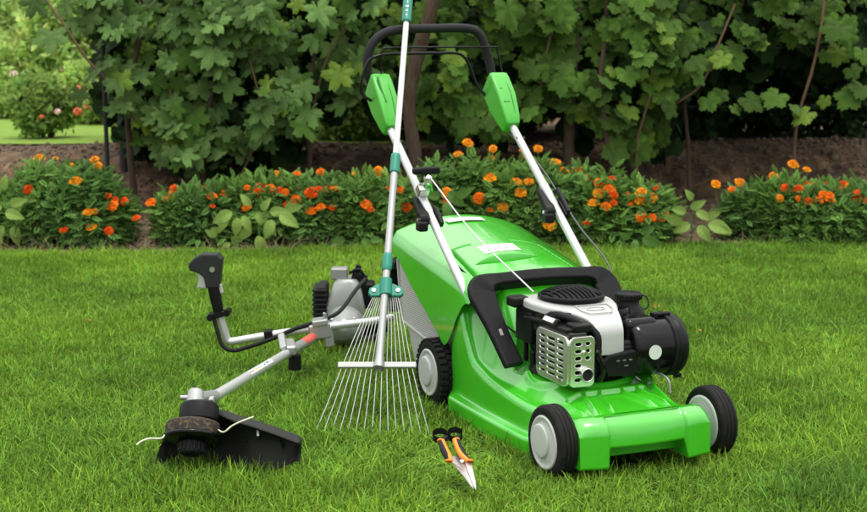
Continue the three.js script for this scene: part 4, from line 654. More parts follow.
  const R45 = V(0, 0.707, -0.707), N45 = V(0, 0.707, 0.707), F0 = V(0, 0.212, -0.325);
  const fc = new THREE.CatmullRomCurve3(fr.map(([x, s]) => F0.clone().addScaledVector(AX, x).addScaledVector(R45, s))), FN = 80, fpts = fc.getPoints(FN), tg = fpts.map((_, i) => fc.getTangent(i / FN));
  part('carrying_frame', sweep(fpts, (i) => tg[i].clone().cross(N45).normalize(), () => N45, (i) => { const t = i / FN, leg = Math.max(smooth(0.38, 0.26, t), smooth(0.62, 0.74, t)); const tb = Math.min(t, 1 - t), wd = 0.024 * smooth(0.06, 0.24, tb) * smooth(0.37, 0.29, tb); return roundRect(lerp(0.038, 0.056, leg) + wd, lerp(0.042, 0.022, leg), 0.008, 4); }), M.frameGrey, mower);
  for (const s of [-1, 1]) part('frame_bolt', cyl(0.009, 0.009, 0.012, 14, [s * 0.186, 0.395 - 0.02, -0.50 + 0.0], [Math.PI / 4, 0, 0]), M.blackMatte, mower);

  for (const s of [-1, 1]) part('frame_slot', xf(new RoundedBoxGeometry(0.010, 0.022, 0.006, 3, 0.0028), { p: F0.clone().addScaledVector(AX, s * 0.184).addScaledVector(R45, 0.085).addScaledVector(N45, 0.0102).toArray(), r: [-Math.PI / 4, 0, 0] }), std([0.2, 0.21, 0.2], 0.5), mower);
  // ------------------------------------------------ engine
  const E = sub('engine', mower), C = V(-0.005, 0, -0.285);
  part('base_plate', [cyl(0.122, 0.128, 0.02, 48, [C.x, 0.195, C.z]), cyl(0.10, 0.118, 0.03, 48, [C.x, 0.218, C.z])], M.black, E);
  part('crankcase', [rb(0.20, 0.10, 0.22, 0.015, [C.x + 0.01, 0.27, C.z]), rb(0.12, 0.06, 0.08, 0.01, [0.0, 0.235, -0.155]), rb(0.10, 0.08, 0.07, 0.01, [0.045, 0.25, -0.15])], M.blackMatte, E);
  // dark shroud under the pale cover
  const sh = []; for (const [y, k] of [[0.285, 0.96], [0.30, 1.0], [0.335, 1.0], [0.352, 0.985], [0.36, 0.96]]) sh.push([...Array(49).keys()].map((j) => { const a = j / 48 * Math.PI * 2, c = Math.cos(a), s = Math.sin(a), r = 0.128 * (1 + 0.10 * Math.pow(Math.abs(Math.sin(2 * a)), 2)) * k; return V(C.x + c * r, y, C.z + s * r * 0.98); }));
  part('shroud', loft(sh, true), M.blackGloss, E);
  part('shroud_skirt', [rb(0.02, 0.085, 0.09, 0.006, [-0.127, 0.30, -0.345]), rb(0.05, 0.028, 0.05, 0.008, [-0.138, 0.362, -0.372]), rb(0.012, 0.10, 0.012, 0.004, [-0.118, 0.25, -0.36]), rb(0.02, 0.05, 0.02, 0.005, [-0.12, 0.215, -0.31])], M.black, E);
  // arched black rib between cover and muffler
  part('side_arch', [tube([[-0.128, 0.345, -0.345], [-0.118, 0.352, -0.25], [-0.085, 0.345, -0.16], [-0.048, 0.318, -0.118], [-0.045, 0.27, -0.110]], 0.011, 40), tube([[-0.132, 0.325, -0.33], [-0.122, 0.328, -0.24], [-0.09, 0.318, -0.15], [-0.055, 0.292, -0.112]], 0.010, 40)], M.black, E);
  // pale cover: flat top running forward into a tongue that folds down over the front
  const path = [[-0.405, 0.357], [-0.400, 0.366], [-0.385, 0.371], [-0.33, 0.373], [-0.26, 0.372], [-0.20, 0.366], [-0.16, 0.357], [-0.133, 0.346], [-0.118, 0.334], [-0.110, 0.320], [-0.107, 0.295], [-0.106, 0.272], [-0.106, 0.262]], wl = table([[-0.405, 0.085], [-0.38, 0.115], [-0.30, 0.128], [-0.24, 0.118], [-0.18, 0.075], [-0.13, 0.045], [-0.106, 0.038]]), wr = table([[-0.405, 0.075], [-0.36, 0.098], [-0.28, 0.098], [-0.22, 0.085], [-0.17, 0.062], [-0.13, 0.048], [-0.106, 0.042]]);
  const pc = new THREE.CatmullRomCurve3(path.map(([z, y]) => V(0, y, z))), cr = [];
  for (let i = 0; i <= 70; i++) {
    const t = i / 70, p = pc.getPoint(t), tn = pc.getTangent(t), nn = V(0, tn.z, -tn.y).normalize(); if (nn.y < 0) nn.negate(); if (nn.y < 0.2 && nn.z < 0) nn.negate();
    const a = wl(p.z), b = wr(p.z), row = [];
    for (const [k, d] of [[-1.0, -0.020], [-1.0, -0.008], [-0.985, -0.003], [-0.95, 0]]) row.push(p.clone().addScaledVector(AX, k * a - 0.012).addScaledVector(nn, d));
    for (let j = 0; j <= 20; j++) { const q = lerp(-0.92, 0.92, j / 20); row.push(p.clone().addScaledVector(AX, (q < 0 ? q * a : q * b) - 0.012).addScaledVector(nn, 0.003 * (1 - q * q))); }
    for (const [k, d] of [[0.95, 0], [0.985, -0.003], [1, -0.008], [1, -0.020]]) row.push(p.clone().addScaledVector(AX, k * b - 0.012).addScaledVector(nn, d));
    cr.push(row);
  }
  part('top_cover', loft(cr, true), M.cover, E);
  { // embossed badge field and lozenge emblem on the tongue
    const T = V(-0.012, 0.3655, -0.176), tilt = new THREE.Euler(-Math.PI / 2 + 0.20, 0, 0);
    const edge = (pts, r) => tube([...pts, pts[0]].map(([x, y]) => V(x, y, 0).applyEuler(tilt).add(T)), r, 60, 6, 0.05);
    part('badge_outline', edge([[-0.046, 0.03], [0.046, 0.03], [0.046, 0.0], [0.03, -0.026], [-0.03, -0.026], [-0.046, 0.0]], 0.0017), M.cover, E);
    part('emblem', edge([[-0.026, 0.004], [-0.018, 0.012], [-0.004, 0.012], [0, 0.014], [0.004, 0.012], [0.018, 0.012], [0.026, 0.004], [0.018, -0.004], [0.004, -0.004], [0, -0.007], [-0.004, -0.004], [-0.018, -0.004]], 0.0013), M.cover, E);
  }
  // starter grille: dark dome with raised bars
  const D = V(-0.022, 0.371, -0.292), RX = 0.086, HY = 0.034, domeY = (x, z) => { const q = clamp(1 - (x * x + z * z) / (RX * RX)); return HY * Math.pow(q, 0.42); };
  part('starter_dome', lathe([[0, HY - 0.003], ...[...Array(14).keys()].map((i) => { const r = RX * (i + 1) / 14 * 0.985; return [r, Math.max(0, domeY(r, 0) - 0.003)]; })], 48, D.toArray()), std([0.004, 0.004, 0.004], 0.8), E);
  const bars = []; const bar = (x0, z0, x1, z1, r) => { const pts = []; for (let i = 0; i <= 10; i++) { const x = lerp(x0, x1, i / 10), z = lerp(z0, z1, i / 10); pts.push(V(D.x + x, D.y + domeY(x, z) - 0.0005, D.z + z)); } bars.push(tube(pts, r, 14, 6)); };
  for (let i = 0; i < 9; i++) { const x = -0.072 + i * 0.0125, h = Math.sqrt(RX * RX - x * x) * 0.97; bar(x, -Math.min(h, 0.06), x + 0.004, Math.min(h, 0.075), 0.0036); }
  for (let i = 0; i < 7; i++) { const z = -0.062 + i * 0.02, h = Math.sqrt(RX * RX - z * z) * 0.96; bar(0.036, z * 0.55, h, z, 0.0042); }
  const ringPts = (r, x0 = 0) => [...Array(33).keys()].map((i) => { const a = i / 32 * 6.2832, x = Math.cos(a) * r, z = Math.sin(a) * r; return V(D.x + x, D.y + domeY(x, z), D.z + z); });
  bars.push(tube(ringPts(RX * 0.96), 0.006, 64, 8)); bar(0.033, -0.075, 0.033, 0.075, 0.006); bar(-0.07, 0.012, 0.03, 0.012, 0.004);
  part('starter_grille', bars, M.frameGrey, E);
  // muffler guard: two punched plates meeting at a rounded corner
  const slots = (w, h, cols, nr, gap, skip = () => false) => { const o = []; const ch = h / nr; for (let r = 0; r < nr; r++) { let x = gap; for (const c of cols) { const cw = c * (w - gap * (cols.length + 1)); if (!skip(r, x + cw / 2)) { const y0 = r * ch + ch * 0.18, y1 = y0 + ch * 0.64, e = (y1 - y0) / 2; o.push([[x + e, y0], [x + cw - e, y0], [x + cw, y0 + e], [x + cw - e, y1], [x + e, y1], [x, y0 + e]]); } x += cw + gap; } } return o; };
  const rrect = (w, h, r) => roundRect(w, h, r, 5).slice(0, -1).map(([a, b]) => [a + w / 2, b + h / 2]);
  const inset = (hs, dx, dy) => hs.map((q) => q.map(([a, b]) => [a + dx, b + dy]));
  const PW = 0.165, PH = 0.125, FX = -0.133, FZ = -0.102, Y0 = 0.19;
  const side = extrude(rrect(PW, PH, 0.02), 0.006, 0.0018, inset(slots(PW - 0.02, PH - 0.02, [0.28, 0.40, 0.32], 7, 0.007), 0.010, 0.010), 2);
  part('muffler_side_plate', xf(side, { p: [FX + 0.004, Y0, FZ - PW], r: [0, -Math.PI / 2, 0] }), M.plate, E); // shape x runs to +z
  const front = extrude(rrect(0.066, PH, 0.012), 0.005, 0.0015, inset(slots(0.06, PH - 0.016, [0.56, 0.44], 6, 0.006, (r, x) => r < 3 && x > 0.025), 0.003, 0.008), 2);
  part('muffler_front_plate', xf(front, { p: [FX + 0.004, Y0, FZ] }), M.plate, E);
  part('muffler_box', [rb(0.045, PH - 0.02, PW - 0.03, 0.01, [FX + 0.038, Y0 + PH / 2, FZ - PW / 2]), rb(0.05, 0.012, PW, 0.004, [FX + 0.028, Y0 + PH + 0.004, FZ - PW / 2])], std([0.05, 0.05, 0.05], 0.45, 0.8), E);
  part('exhaust_port', [lathe([[0.017, 0], [0.019, 0.014], [0.0165, 0.016], [0.0145, 0.014], [0.013, 0.001]], 28, [FX + 0.046, Y0 + 0.030, FZ + 0.004], [Math.PI / 2, 0, 0])], M.steel, E);
  part('exhaust_hole', cyl(0.014, 0.014, 0.004, 24, [FX + 0.046, Y0 + 0.030, FZ + 0.009], [Math.PI / 2, 0, 0]), std([0.004, 0.004, 0.004], 0.9), E);
  part('guard_bolt', [cyl(0.006, 0.006, 0.008, 6, [FX + 0.043, Y0 + 0.085, FZ + 0.009], [Math.PI / 2, 0, 0]), cyl(0.006, 0.006, 0.006, 6, [FX - 0.003, Y0 + 0.012, FZ - 0.03], [0, 0, Math.PI / 2]), cyl(0.006, 0.006, 0.006, 6, [FX - 0.003, Y0 + 0.11, FZ - 0.05], [0, 0, Math.PI / 2])], M.chrome, E);
  part('rating_plate', [rb(0.012, 0.022, 0.072, 0.003, [FX + 0.005, 0.338, -0.205], [0, 0, -0.7])], M.black, E);
  part('rating_label', rb(0.0012, 0.013, 0.055, 0.0004, [FX - 0.0006, 0.3435, -0.205], [0, 0, -0.7]), M.white, E);
  part('guard_top', [rb(0.06, 0.014, 0.15, 0.005, [FX + 0.03, 0.327, -0.19]), rb(0.05, 0.02, 0.05, 0.006, [FX + 0.045, 0.334, -0.13])], M.black, E);
  // air filter: drum lying across with a ribbed end cap
  const AF = V(0.155, 0.262, -0.158);
  part('air_filter_body', [lathe([[0, -0.10], [0.060, -0.10], [0.072, -0.09], [0.076, -0.07], [0.077, 0.012], [0.074, 0.016]], 56, AF.toArray(), [0, 0, -Math.PI / 2]), rb(0.10, 0.075, 0.10, 0.02, [0.095, 0.305, -0.17])], M.blackGloss, E);
  part('air_filter_cap', lathe([[0.074, 0.012], [0.081, 0.014], [0.083, 0.019], [0.081, 0.024], [0.079, 0.026], [0.083, 0.029], [0.0835, 0.040], [0.080, 0.046], [0.078, 0.052], [0.066, 0.056], [0.05, 0.054], [0, 0.054]], 56, AF.toArray(), [0, 0, -Math.PI / 2]), M.black, E);
  part('cap_clip', [rb(0.045, 0.008, 0.020, 0.003, [0.165, 0.345, -0.15]), rb(0.014, 0.014, 0.022, 0.003, [0.143, 0.343, -0.15]), rb(0.02, 0.012, 0.012, 0.003, [0.20, 0.185, -0.12])], M.black, E);
  part('round_sticker', cyl(0.0185, 0.0185, 0.0016, 32, [0.106, 0.262, -0.0806], [Math.PI / 2, 0, 0]), std([0.62, 0.63, 0.61], 0.5), E);
  // fuel neck and cap
  part('fuel_neck', [lathe([[0.05, -0.075], [0.046, -0.045], [0.040, -0.022], [0.030, -0.016], [0.028, 0]], 32, [0.118, 0.370, -0.235])], M.black, E);
  const fcap = [lathe([[0.034, 0], [0.0345, 0.014], [0.032, 0.018], [0.020, 0.019], [0.019, 0.016], [0, 0.016]], 36, [0.118, 0.372, -0.235])];
  for (let i = 0; i < 24; i++) { const a = i / 24 * 6.283; fcap.push(rb(0.004, 0.012, 0.005, 0.001, [0.118 + Math.cos(a) * 0.0345, 0.380, -0.235 + Math.sin(a) * 0.0345], [0, -a, 0])); }
  part('fuel_cap', fcap, M.black, E);
  part('cap_strap', tube([[0.15, 0.382, -0.235], [0.168, 0.375, -0.225], [0.166, 0.352, -0.215], [0.150, 0.345, -0.215]], 0.002, 24, 6), M.blackMatte, E);
  // control panel under the tongue
  const cp = extrude([[-0.055, 0.0], [-0.04, -0.032], [0.03, -0.038], [0.048, -0.02], [0.05, 0.016], [0.03, 0.02], [-0.04, 0.012]], 0.018, 0.005);
  part('control_panel', [xf(cp, { p: [0.022, 0.245, -0.118] }), rb(0.15, 0.02, 0.06, 0.006, [0.02, 0.268, -0.14])], M.black, E);
  part('panel_symbols', [-0.018, 0.0, 0.018].map((x) => rb(0.009, 0.004, 0.001, 0.0004, [0.024 + x, 0.246, -0.0944])).concat([rb(0.012, 0.003, 0.001, 0.0004, [0.03, 0.232, -0.0944])]), std([0.12, 0.12, 0.12], 0.5), E);
  part('throttle_arm', [tube([[-0.05, 0.27, -0.105], [-0.035, 0.23, -0.10], [-0.038, 0.20, -0.11]], 0.009, 20), rb(0.03, 0.05, 0.03, 0.006, [0.075, 0.215, -0.15])], M.blackGloss, E);

  // ------------------------------------------------ push handle
  const handle = sub('push_handle', mower), TL = [V(-0.2, 0.350, -0.560), V(-0.2, 0.787, -1.153)], TR = [V(0.2, 0.362, -0.553), V(0.2, 0.79, -1.106)];
  part('handle_tube', tube(TL, 0.0125, 1, 20), M.tube, handle); part('handle_tube', tube(TR, 0.0125, 1, 20), M.tube, handle);
  part('tube_sleeve', [tube([TL[0].clone().lerp(TL[1], 0.46), TL[0].clone().lerp(TL[1], 0.60)], 0.0142, 1, 20), tube([TR[0].clone().lerp(TR[1], 0.46), TR[0].clone().lerp(TR[1], 0.58)], 0.0142, 1, 20)], M.tube, handle);
  const ld = (T) => T[1].clone().sub(T[0]).normalize();
  for (const [T, s] of [[TL, -1], [TR, 1]]) {
    const d = ld(T), n = AX.clone().cross(d).normalize(); if (n.y < 0) n.negate();
    // folding clamp: lever along the tube, knob outside, foot inside
    const q = T[0].clone().lerp(T[1], 0.44), P = (x, a, b) => q.clone().addScaledVector(AX, x).addScaledVector(d, a).addScaledVector(n, b);
    part('clamp_lever', [loft([[-0.022, 0.032, 0.026], [0.0, 0.034, 0.03], [0.03, 0.024, 0.024], [0.07, 0.017, 0.018], [0.088, 0.012, 0.01]].map(([a, w, h]) => roundRect(w, h, 0.005, 3).map(([u, v]) => P(-0.022 + u, a, v - 0.004))), true), xf(new THREE.CylinderGeometry(0.021, 0.021, 0.022, 24), { p: P(-0.030, -0.012, -0.004).toArray(), r: [0, 0, Math.PI / 2] }), rb(0.03, 0.03, 0.036, 0.008, P(-0.034, -0.03, -0.012).toArray())], M.black, handle);
    part('clamp_foot', loft([[-0.03, 0.012, 0.02], [0, 0.016, 0.028], [0.03, 0.014, 0.022], [0.045, 0.008, 0.012]].map(([a, w, h]) => roundRect(w, h, 0.004, 3).map(([u, v]) => P(0.022 + u, a - 0.01, v))), true), M.black, handle);
    part('clamp_bolt', xf(new THREE.CylinderGeometry(0.006, 0.006, 0.004, 16), { p: P(-0.043, -0.012, -0.004).toArray(), r: [0, 0, Math.PI / 2] }), M.chrome, handle);
    // green control pod at the top of each tube
    const up = V(0, 0.68, -0.73).normalize(), pn = V(0, 0.73, 0.68), base = T[1].clone().addScaledVector(d, -0.02);
    const pod = [[0, 0.042, 0.040, 0], [0.006, 0.050, 0.050, 0], [0.03, 0.056, 0.064, 0.004], [0.10, 0.066, 0.090, 0.010], [0.165, 0.066, 0.092, 0.014], [0.188, 0.064, 0.088, 0.015], [0.194, 0.058, 0.080, 0.015]].map(([a, w, h, o]) => roundRect(w, h, Math.min(0.008, w * 0.3), 5).map(([u, v]) => base.clone().addScaledVector(up, a).addScaledVector(pn, v + o).addScaledVector(AX, u - s * 0.004)));
    const pg = part('control_pod', loft(pod, true), M.greenSoft, handle);
    part('pod_seam', tube([[0.03, 0.056, 0.064, 0.004], [0.10, 0.066, 0.090, 0.010], [0.165, 0.064, 0.088, 0.014]].map(([a, w, h, o]) => base.clone().addScaledVector(up, a).addScaledVector(pn, h / 2 + o - 0.0002).addScaledVector(AX, w * 0.2 - s * 0.004)), 0.0012, 24, 6), std([0.01, 0.12, 0.008], 0.5), handle);
    if (s > 0) part('pod_symbols', [0.07, 0.095, 0.12].flatMap((a, i) => [-0.006, 0.006].slice(0, i === 2 ? 1 : 2).map((x) => xf(new THREE.BoxGeometry(0.009, 0.0015, 0.004), { p: base.clone().addScaledVector(up, a).addScaledVector(pn, lerp(0.0855, 0.0965, (a - 0.065) / 0.06) - 0.0395).addScaledVector(AX, x - 0.012).toArray(), r: [0.82, 0, 0] }))), std([0.02, 0.1, 0.03], 0.6), handle);
    else part('pod_slot', tube([[0.075, -0.006], [0.12, -0.012], [0.165, -0.014]].map(([a, x]) => base.clone().addScaledVector(up, a).addScaledVector(pn, lerp(0.036, 0.057, (a - 0.03) / 0.09) + 0.0005 + (a > 0.13 ? -0.001 : 0)).addScaledVector(AX, x)), 0.0032, 20, 8), std([0.012, 0.16, 0.01], 0.6), handle);
  }
  part('grip_bar', tube([[-0.207, 0.90, -1.275], [-0.226, 0.965, -1.275], [-0.216, 1.03, -1.272], [-0.176, 1.071, -1.27], [-0.115, 1.086, -1.27], [0, 1.091, -1.27], [0.118, 1.092, -1.27], [0.163, 1.074, -1.27], [0.186, 1.03, -1.27], [0.201, 0.98, -1.268], [0.215, 0.905, -1.262]], 0.0145, 110, 18), M.foam, handle);
  part('brake_bail', tube([[-0.187, 0.905, -1.225], [-0.191, 0.95, -1.24], [-0.193, 1.0, -1.24], [-0.186, 1.02, -1.24], [-0.165, 1.028, -1.24], [0.0, 1.031, -1.24], [0.20, 1.032, -1.24], [0.213, 1.03, -1.24], [0.217, 1.018, -1.24], [0.228, 0.96, -1.235], [0.237, 0.912, -1.225]], 0.0033, 120, 8), M.blackGloss, handle);
  part('drive_bail', tube([[-0.232, 0.865, -1.23], [-0.256, 0.885, -1.24], [-0.258, 0.93, -1.24], [-0.236, 0.985, -1.24], [-0.205, 1.003, -1.24], [-0.15, 1.009, -1.24], [0.0, 1.012, -1.24], [0.068, 1.012, -1.24], [0.098, 0.998, -1.24], [0.118, 0.965, -1.24], [0.14, 0.91, -1.235], [0.165, 0.875, -1.22]], 0.0048, 120, 10), M.blackGloss, handle);
  // starter cord with its handle and guide
  const K = V(-0.2, 0.652, -0.885);
  part('cord_guide', [rb(0.010, 0.03, 0.018, 0.003, [K.x + 0.004, K.y - 0.028, K.z + 0.03], [0.75, 0, 0]), tube([[K.x + 0.012, K.y - 0.006, K.z + 0.03], [K.x + 0.015, K.y - 0.04, K.z + 0.04]], 0.0035, 1, 8)], M.greenSoft, handle);
  part('guide_clip', [rb(0.034, 0.03, 0.03, 0.004, [K.x - 0.004, K.y - 0.038, K.z + 0.016], [0.75, 0, 0])], M.steel, handle);
  part('guide_knob', [xf(new THREE.SphereGeometry(0.013, 18, 12), { p: [K.x + 0.008, K.y - 0.004, K.z + 0.028] }), cyl(0.012, 0.012, 0.014, 18, [K.x + 0.008, K.y - 0.014, K.z + 0.028])], M.chrome, handle);
  part('starter_handle', [loft([[-0.045, 0.016], [-0.04, 0.021], [0, 0.024], [0.032, 0.023], [0.038, 0.018]].map(([x, h]) => roundRect(h, h, 0.007, 4).map(([u, v]) => V(K.x + 0.008 + x, K.y + 0.018 + u, K.z + 0.02 + v))), true)], M.black, handle);
  part('starter_cord', tube([[K.x + 0.014, K.y - 0.005, K.z + 0.038], [-0.155, 0.515, -0.62], [-0.102, 0.388, -0.355]], 0.0021, 30, 8), M.white, handle);
  // cables
  const dR = ld(TR);
  part('cable', [tube([TR[1].clone().add(V(-0.012, -0.03, 0.012)), V(0.22, 0.66, -0.93), V(0.228, 0.58, -0.82), V(0.232, 0.50, -0.70), V(0.245, 0.42, -0.57), V(0.232, 0.36, -0.50), V(0.195, 0.335, -0.46)], 0.0026, 70, 8)], std([0.07, 0.07, 0.075], 0.5), handle);
  part('cable', tube([V(-0.19, 0.44, -0.72), V(-0.175, 0.405, -0.65), V(-0.165, 0.385, -0.58), V(-0.15, 0.35, -0.52)], 0.0026, 40, 8), M.blackMatte, handle);
  part('cable', tube([V(-0.165, 0.33, -0.50), V(-0.155, 0.30, -0.46), V(-0.12, 0.265, -0.41), V(-0.09, 0.25, -0.36)], 0.003, 30, 8), M.blackMatte, handle);
  part('cable_clip', [rb(0.012, 0.10, 0.016, 0.004, TR[0].clone().lerp(TR[1], 0.46).add(V(0.026, 0.012, 0.01)).toArray(), [-0.85, 0, 0]), rb(0.03, 0.014, 0.014, 0.003, TL[0].clone().lerp(TL[1], 0.9).add(V(0.004, -0.004, 0.008)).toArray(), [-0.85, 0, 0]), rb(0.03, 0.014, 0.014, 0.003, TR[0].clone().lerp(TR[1], 0.9).add(V(0.004, -0.004, 0.008)).toArray(), [-0.85, 0, 0])], M.black, handle);
}
// ---------------------------------------------------------------- string trimmer lying on the lawn
{
  const o = V(-0.46, 0, -3.7), T = thing('string_trimmer', 'grey string trimmer lying on the lawn with black guard and curved grip', 'string trimmer', o.toArray()), l = (x, y, z) => V(x, y, z).sub(o);
  const A = l(-0.561, 0.165, -3.152), B = l(-0.31, 0.098, -4.50), sd = B.clone().sub(A).normalize(), onShaft = (t) => A.clone().lerp(B, t);
  const tz = (z) => (z + 3.152) / (-4.50 + 3.152);
  part('shaft', tube([A, B], 0.0135, 1, 22), M.tube, T);
  part('shaft_sleeve', tube([onShaft(tz(-3.82)), onShaft(tz(-4.3))], 0.0158, 1, 22), M.silver, T);
  part('red_sticker', (() => { const g = []; for (let i = 0; i <= 1; i++) { const p = onShaft(tz(i ? -4.10 : -3.985)), row = []; for (let j = 0; j <= 10; j++) { const a = lerp(0.2, 2.6, j / 10); row.push(p.clone().add(V(Math.cos(a) * 0.0164, Math.sin(a) * 0.0164, 0))); } g.push(row); } return loft(g); })(), M.red, T);
  { // small coloured brand print on the lower tube
    const cv = document.createElement('canvas'); cv.width = 256; cv.height = 48; const c = cv.getContext('2d'); c.fillStyle = '#dcdedb'; c.fillRect(0, 0, 256, 48);
    c.fillStyle = '#5a3a30'; c.fillRect(4, 14, 20, 14); c.fillStyle = '#c9442c'; c.fillRect(28, 18, 22, 12); c.fillStyle = '#e0b02c'; c.fillRect(60, 10, 26, 22); c.fillStyle = '#3d74b8'; c.fillRect(94, 16, 10, 16); c.fillStyle = '#777'; c.fillRect(114, 14, 8, 20); c.fillRect(128, 14, 24, 4); c.fillStyle = '#3a8f6a'; c.fillRect(160, 12, 20, 20); c.fillStyle = '#3d5fa0'; c.fillRect(190, 10, 28, 20); c.fillStyle = '#888'; c.fillRect(226, 16, 22, 10);
    const t = new THREE.CanvasTexture(cv); t.colorSpace = THREE.SRGBColorSpace; const g = [];
    for (let j = 0; j <= 8; j++) { const a = lerp(0.5, 1.5, j / 8), row = []; for (let i = 0; i <= 1; i++) { const p = onShaft(tz(i ? -3.66 : -3.47)); row.push(p.clone().add(V(Math.cos(a) * 0.0140, Math.sin(a) * 0.0140, 0))); } g.push(row); }
    part('tube_print', loft(g), new THREE.MeshStandardMaterial({ map: t, roughness: 0.4, side: THREE.DoubleSide }), T);
  }
  const J = onShaft(tz(-3.86));
  part('joint_clamp', [rb(0.04, 0.03, 0.10, 0.008, J.clone().add(V(-0.004, 0.012, -0.01)).toArray(), [0.05, 0.18, 0]), rb(0.022, 0.016, 0.10, 0.006, J.clone().add(V(-0.022, 0.030, 0.0)).toArray(), [0.22, 0.18, 0.4])], M.silver, T);
  part('joint_knob', [cyl(0.019, 0.021, 0.045, 10, J.clone().add(V(0.012, -0.036, -0.02)).toArray()), cyl(0.008, 0.008, 0.04, 12, J.clone().add(V(0.008, -0.014, -0.02)).toArray())], M.black, T);
  // handlebar with curved end and rubber grip
  const zB = -4.13; const bar = [[-0.135, 0.175, zB - 0.02], [-0.20, 0.165, zB - 0.01], [-0.36, 0.147, zB], [-0.52, 0.123, zB], [-0.64, 0.102, zB], [-0.657, 0.105, zB], [-0.664, 0.125, zB], [-0.682, 0.195, zB], [-0.700, 0.29, zB]].map((q) => l(...q));
  part('handlebar', tube(bar, 0.0125, 120, 18, 0.28), M.tube, T);
  part('bar_clamp', [rb(0.07, 0.05, 0.05, 0.008, l(-0.362, 0.137, zB).toArray(), [0, 0.1, 0.13]), rb(0.05, 0.02, 0.06, 0.005, l(-0.362, 0.166, zB).toArray(), [0, 0.1, 0.13]), rb(0.03, 0.07, 0.04, 0.006, l(-0.335, 0.12, zB).toArray(), [0, 0.1, 0.13]), cyl(0.006, 0.006, 0.03, 10, l(-0.345, 0.18, zB + 0.01).toArray())], M.silver, T);
  const gp = (t) => l(lerp(-0.684, -0.701, t), lerp(0.198, 0.298, t), zB);
  const gdir = gp(1).sub(gp(0)).normalize(), gx = V(0.975, 0.22, 0);
  part('rubber_grip', [loft([[-0.06, 0.026, 0.030], [-0.03, 0.030, 0.032], [0.2, 0.034, 0.036], [0.55, 0.036, 0.036], [0.9, 0.036, 0.036], [1.05, 0.038, 0.036]].map(([t, w, d]) => roundRect(w, d, 0.012, 5).map(([u, v]) => gp(t).addScaledVector(gx, u).add(V(0, 0, v)))), true),
    loft([[-0.16, 0.03], [-0.14, 0.056], [-0.08, 0.060], [-0.03, 0.054], [0.02, 0.036]].map(([t, w]) => roundRect(w, 0.04, 0.010, 4).map(([u, v]) => gp(t).addScaledVector(gx, u).add(V(0, 0, v)))), true),
    cyl(0.011, 0.011, 0.05, 16, gp(-0.07).addScaledVector(gx, 0.028).toArray(), [Math.PI / 2, 0, 0]), cyl(0.011, 0.011, 0.05, 16, gp(-0.09).addScaledVector(gx, -0.026).toArray(), [Math.PI / 2, 0, 0])], M.black, T);
  const headPts = [[-0.062, 0.035], [-0.064, 0.050], [-0.048, 0.066], [-0.026, 0.078], [0.020, 0.078], [0.030, 0.066], [0.027, 0.035], [0.020, -0.02], [0.014, -0.02], [-0.012, -0.02], [-0.018, 0.012], [-0.034, 0.026]];
  part('grip_head', xf(extrude(headPts, 0.034, 0.006), { p: gp(1).add(V(-0.002, 0.005, -0.02)).toArray(), r: [0, 0, 0.0] }), phys([0.02, 0.021, 0.023], 0.5, { specularIntensity: 0.6, bumpMap: grainTex, bumpScale: 0.0003 }), T);
  part('throttle_trigger', [xf(extrude([[-0.044, 0.028], [-0.036, 0.0], [-0.042, -0.022], [-0.020, -0.024], [-0.012, 0.02]], 0.014, 0.004), { p: gp(1).add(V(-0.002, 0.004, -0.008)).toArray() }), ], std([0.42, 0.43, 0.42], 0.5), T);
  part('release_lever', rb(0.01, 0.03, 0.02, 0.004, gp(0.75).add(V(0.022, 0, 0)).toArray(), [0, 0, 0.2]), std([0.42, 0.43, 0.42], 0.5), T);
  part('grip_screw', cyl(0.0085, 0.0085, 0.008, 20, gp(1).add(V(0.004, 0.040, 0.022)).toArray(), [Math.PI / 2, 0, 0]), M.steel, T);
  part('throttle_cable', tube([gp(-0.1).add(V(-0.018, 0, 0.01)), l(-0.690, 0.15, zB + 0.015), l(-0.672, 0.095, zB + 0.02), l(-0.638, 0.077, zB + 0.022), l(-0.59, 0.088, zB + 0.022), l(-0.52, 0.112, zB + 0.02), l(-0.45, 0.142, zB + 0.014), l(-0.38, 0.164, zB + 0.0), l(-0.31, 0.178, -4.22), l(-0.262, 0.225, -4.36), l(-0.235, 0.245, -4.46)], 0.0068, 140, 10), M.blackMatte, T);
  part('cable_clip', [rb(0.028, 0.036, 0.036, 0.006, l(-0.525, 0.122, zB).toArray(), [0, 0, 0.15])], M.black, T);
  // motor
  const m = l(-0.318, 0.105, -4.55);
  const bodyS = [[-0.10, 0.060, 0.085], [-0.07, 0.082, 0.10], [0.0, 0.084, 0.105], [0.05, 0.070, 0.095], [0.085, 0.055, 0.08], [0.097, 0.045, 0.06]];
  part('motor_cover', loft(bodyS.map(([y, a, b]) => roundRect(a * 1.6, b * 1.5, 0.028, 5).map(([u, v]) => m.clone().add(V(u + 0.012 + y * 0.05, y + 0.035, v)))), true), M.motor, T);
  part('clutch_housing', lathe([[0.0, 0.13], [0.03, 0.128], [0.042, 0.10], [0.058, 0.07], [0.066, 0.045], [0.068, 0.0]], 36, m.clone().add(V(0.012, -0.02, 0.06)).toArray(), [Math.PI / 2, 0, 0]), M.motor, T);
  const fins = [rb(0.035, 0.16, 0.14, 0.01, m.clone().add(V(-0.07, 0.03, -0.01)).toArray())]; for (let i = 0; i < 9; i++) fins.push(rb(0.018, 0.007, 0.145, 0.002, m.clone().add(V(-0.092, -0.035 + i * 0.0165, -0.005)).toArray()), rb(0.05, 0.007, 0.01, 0.002, m.clone().add(V(-0.075, -0.035 + i * 0.0165, 0.066)).toArray()));
  part('cooling_fins', fins, M.blackMatte, T);
  part('motor_top', [rb(0.058, 0.04, 0.06, 0.006, m.clone().add(V(-0.01, 0.148, 0.0)).toArray())], M.motor, T);
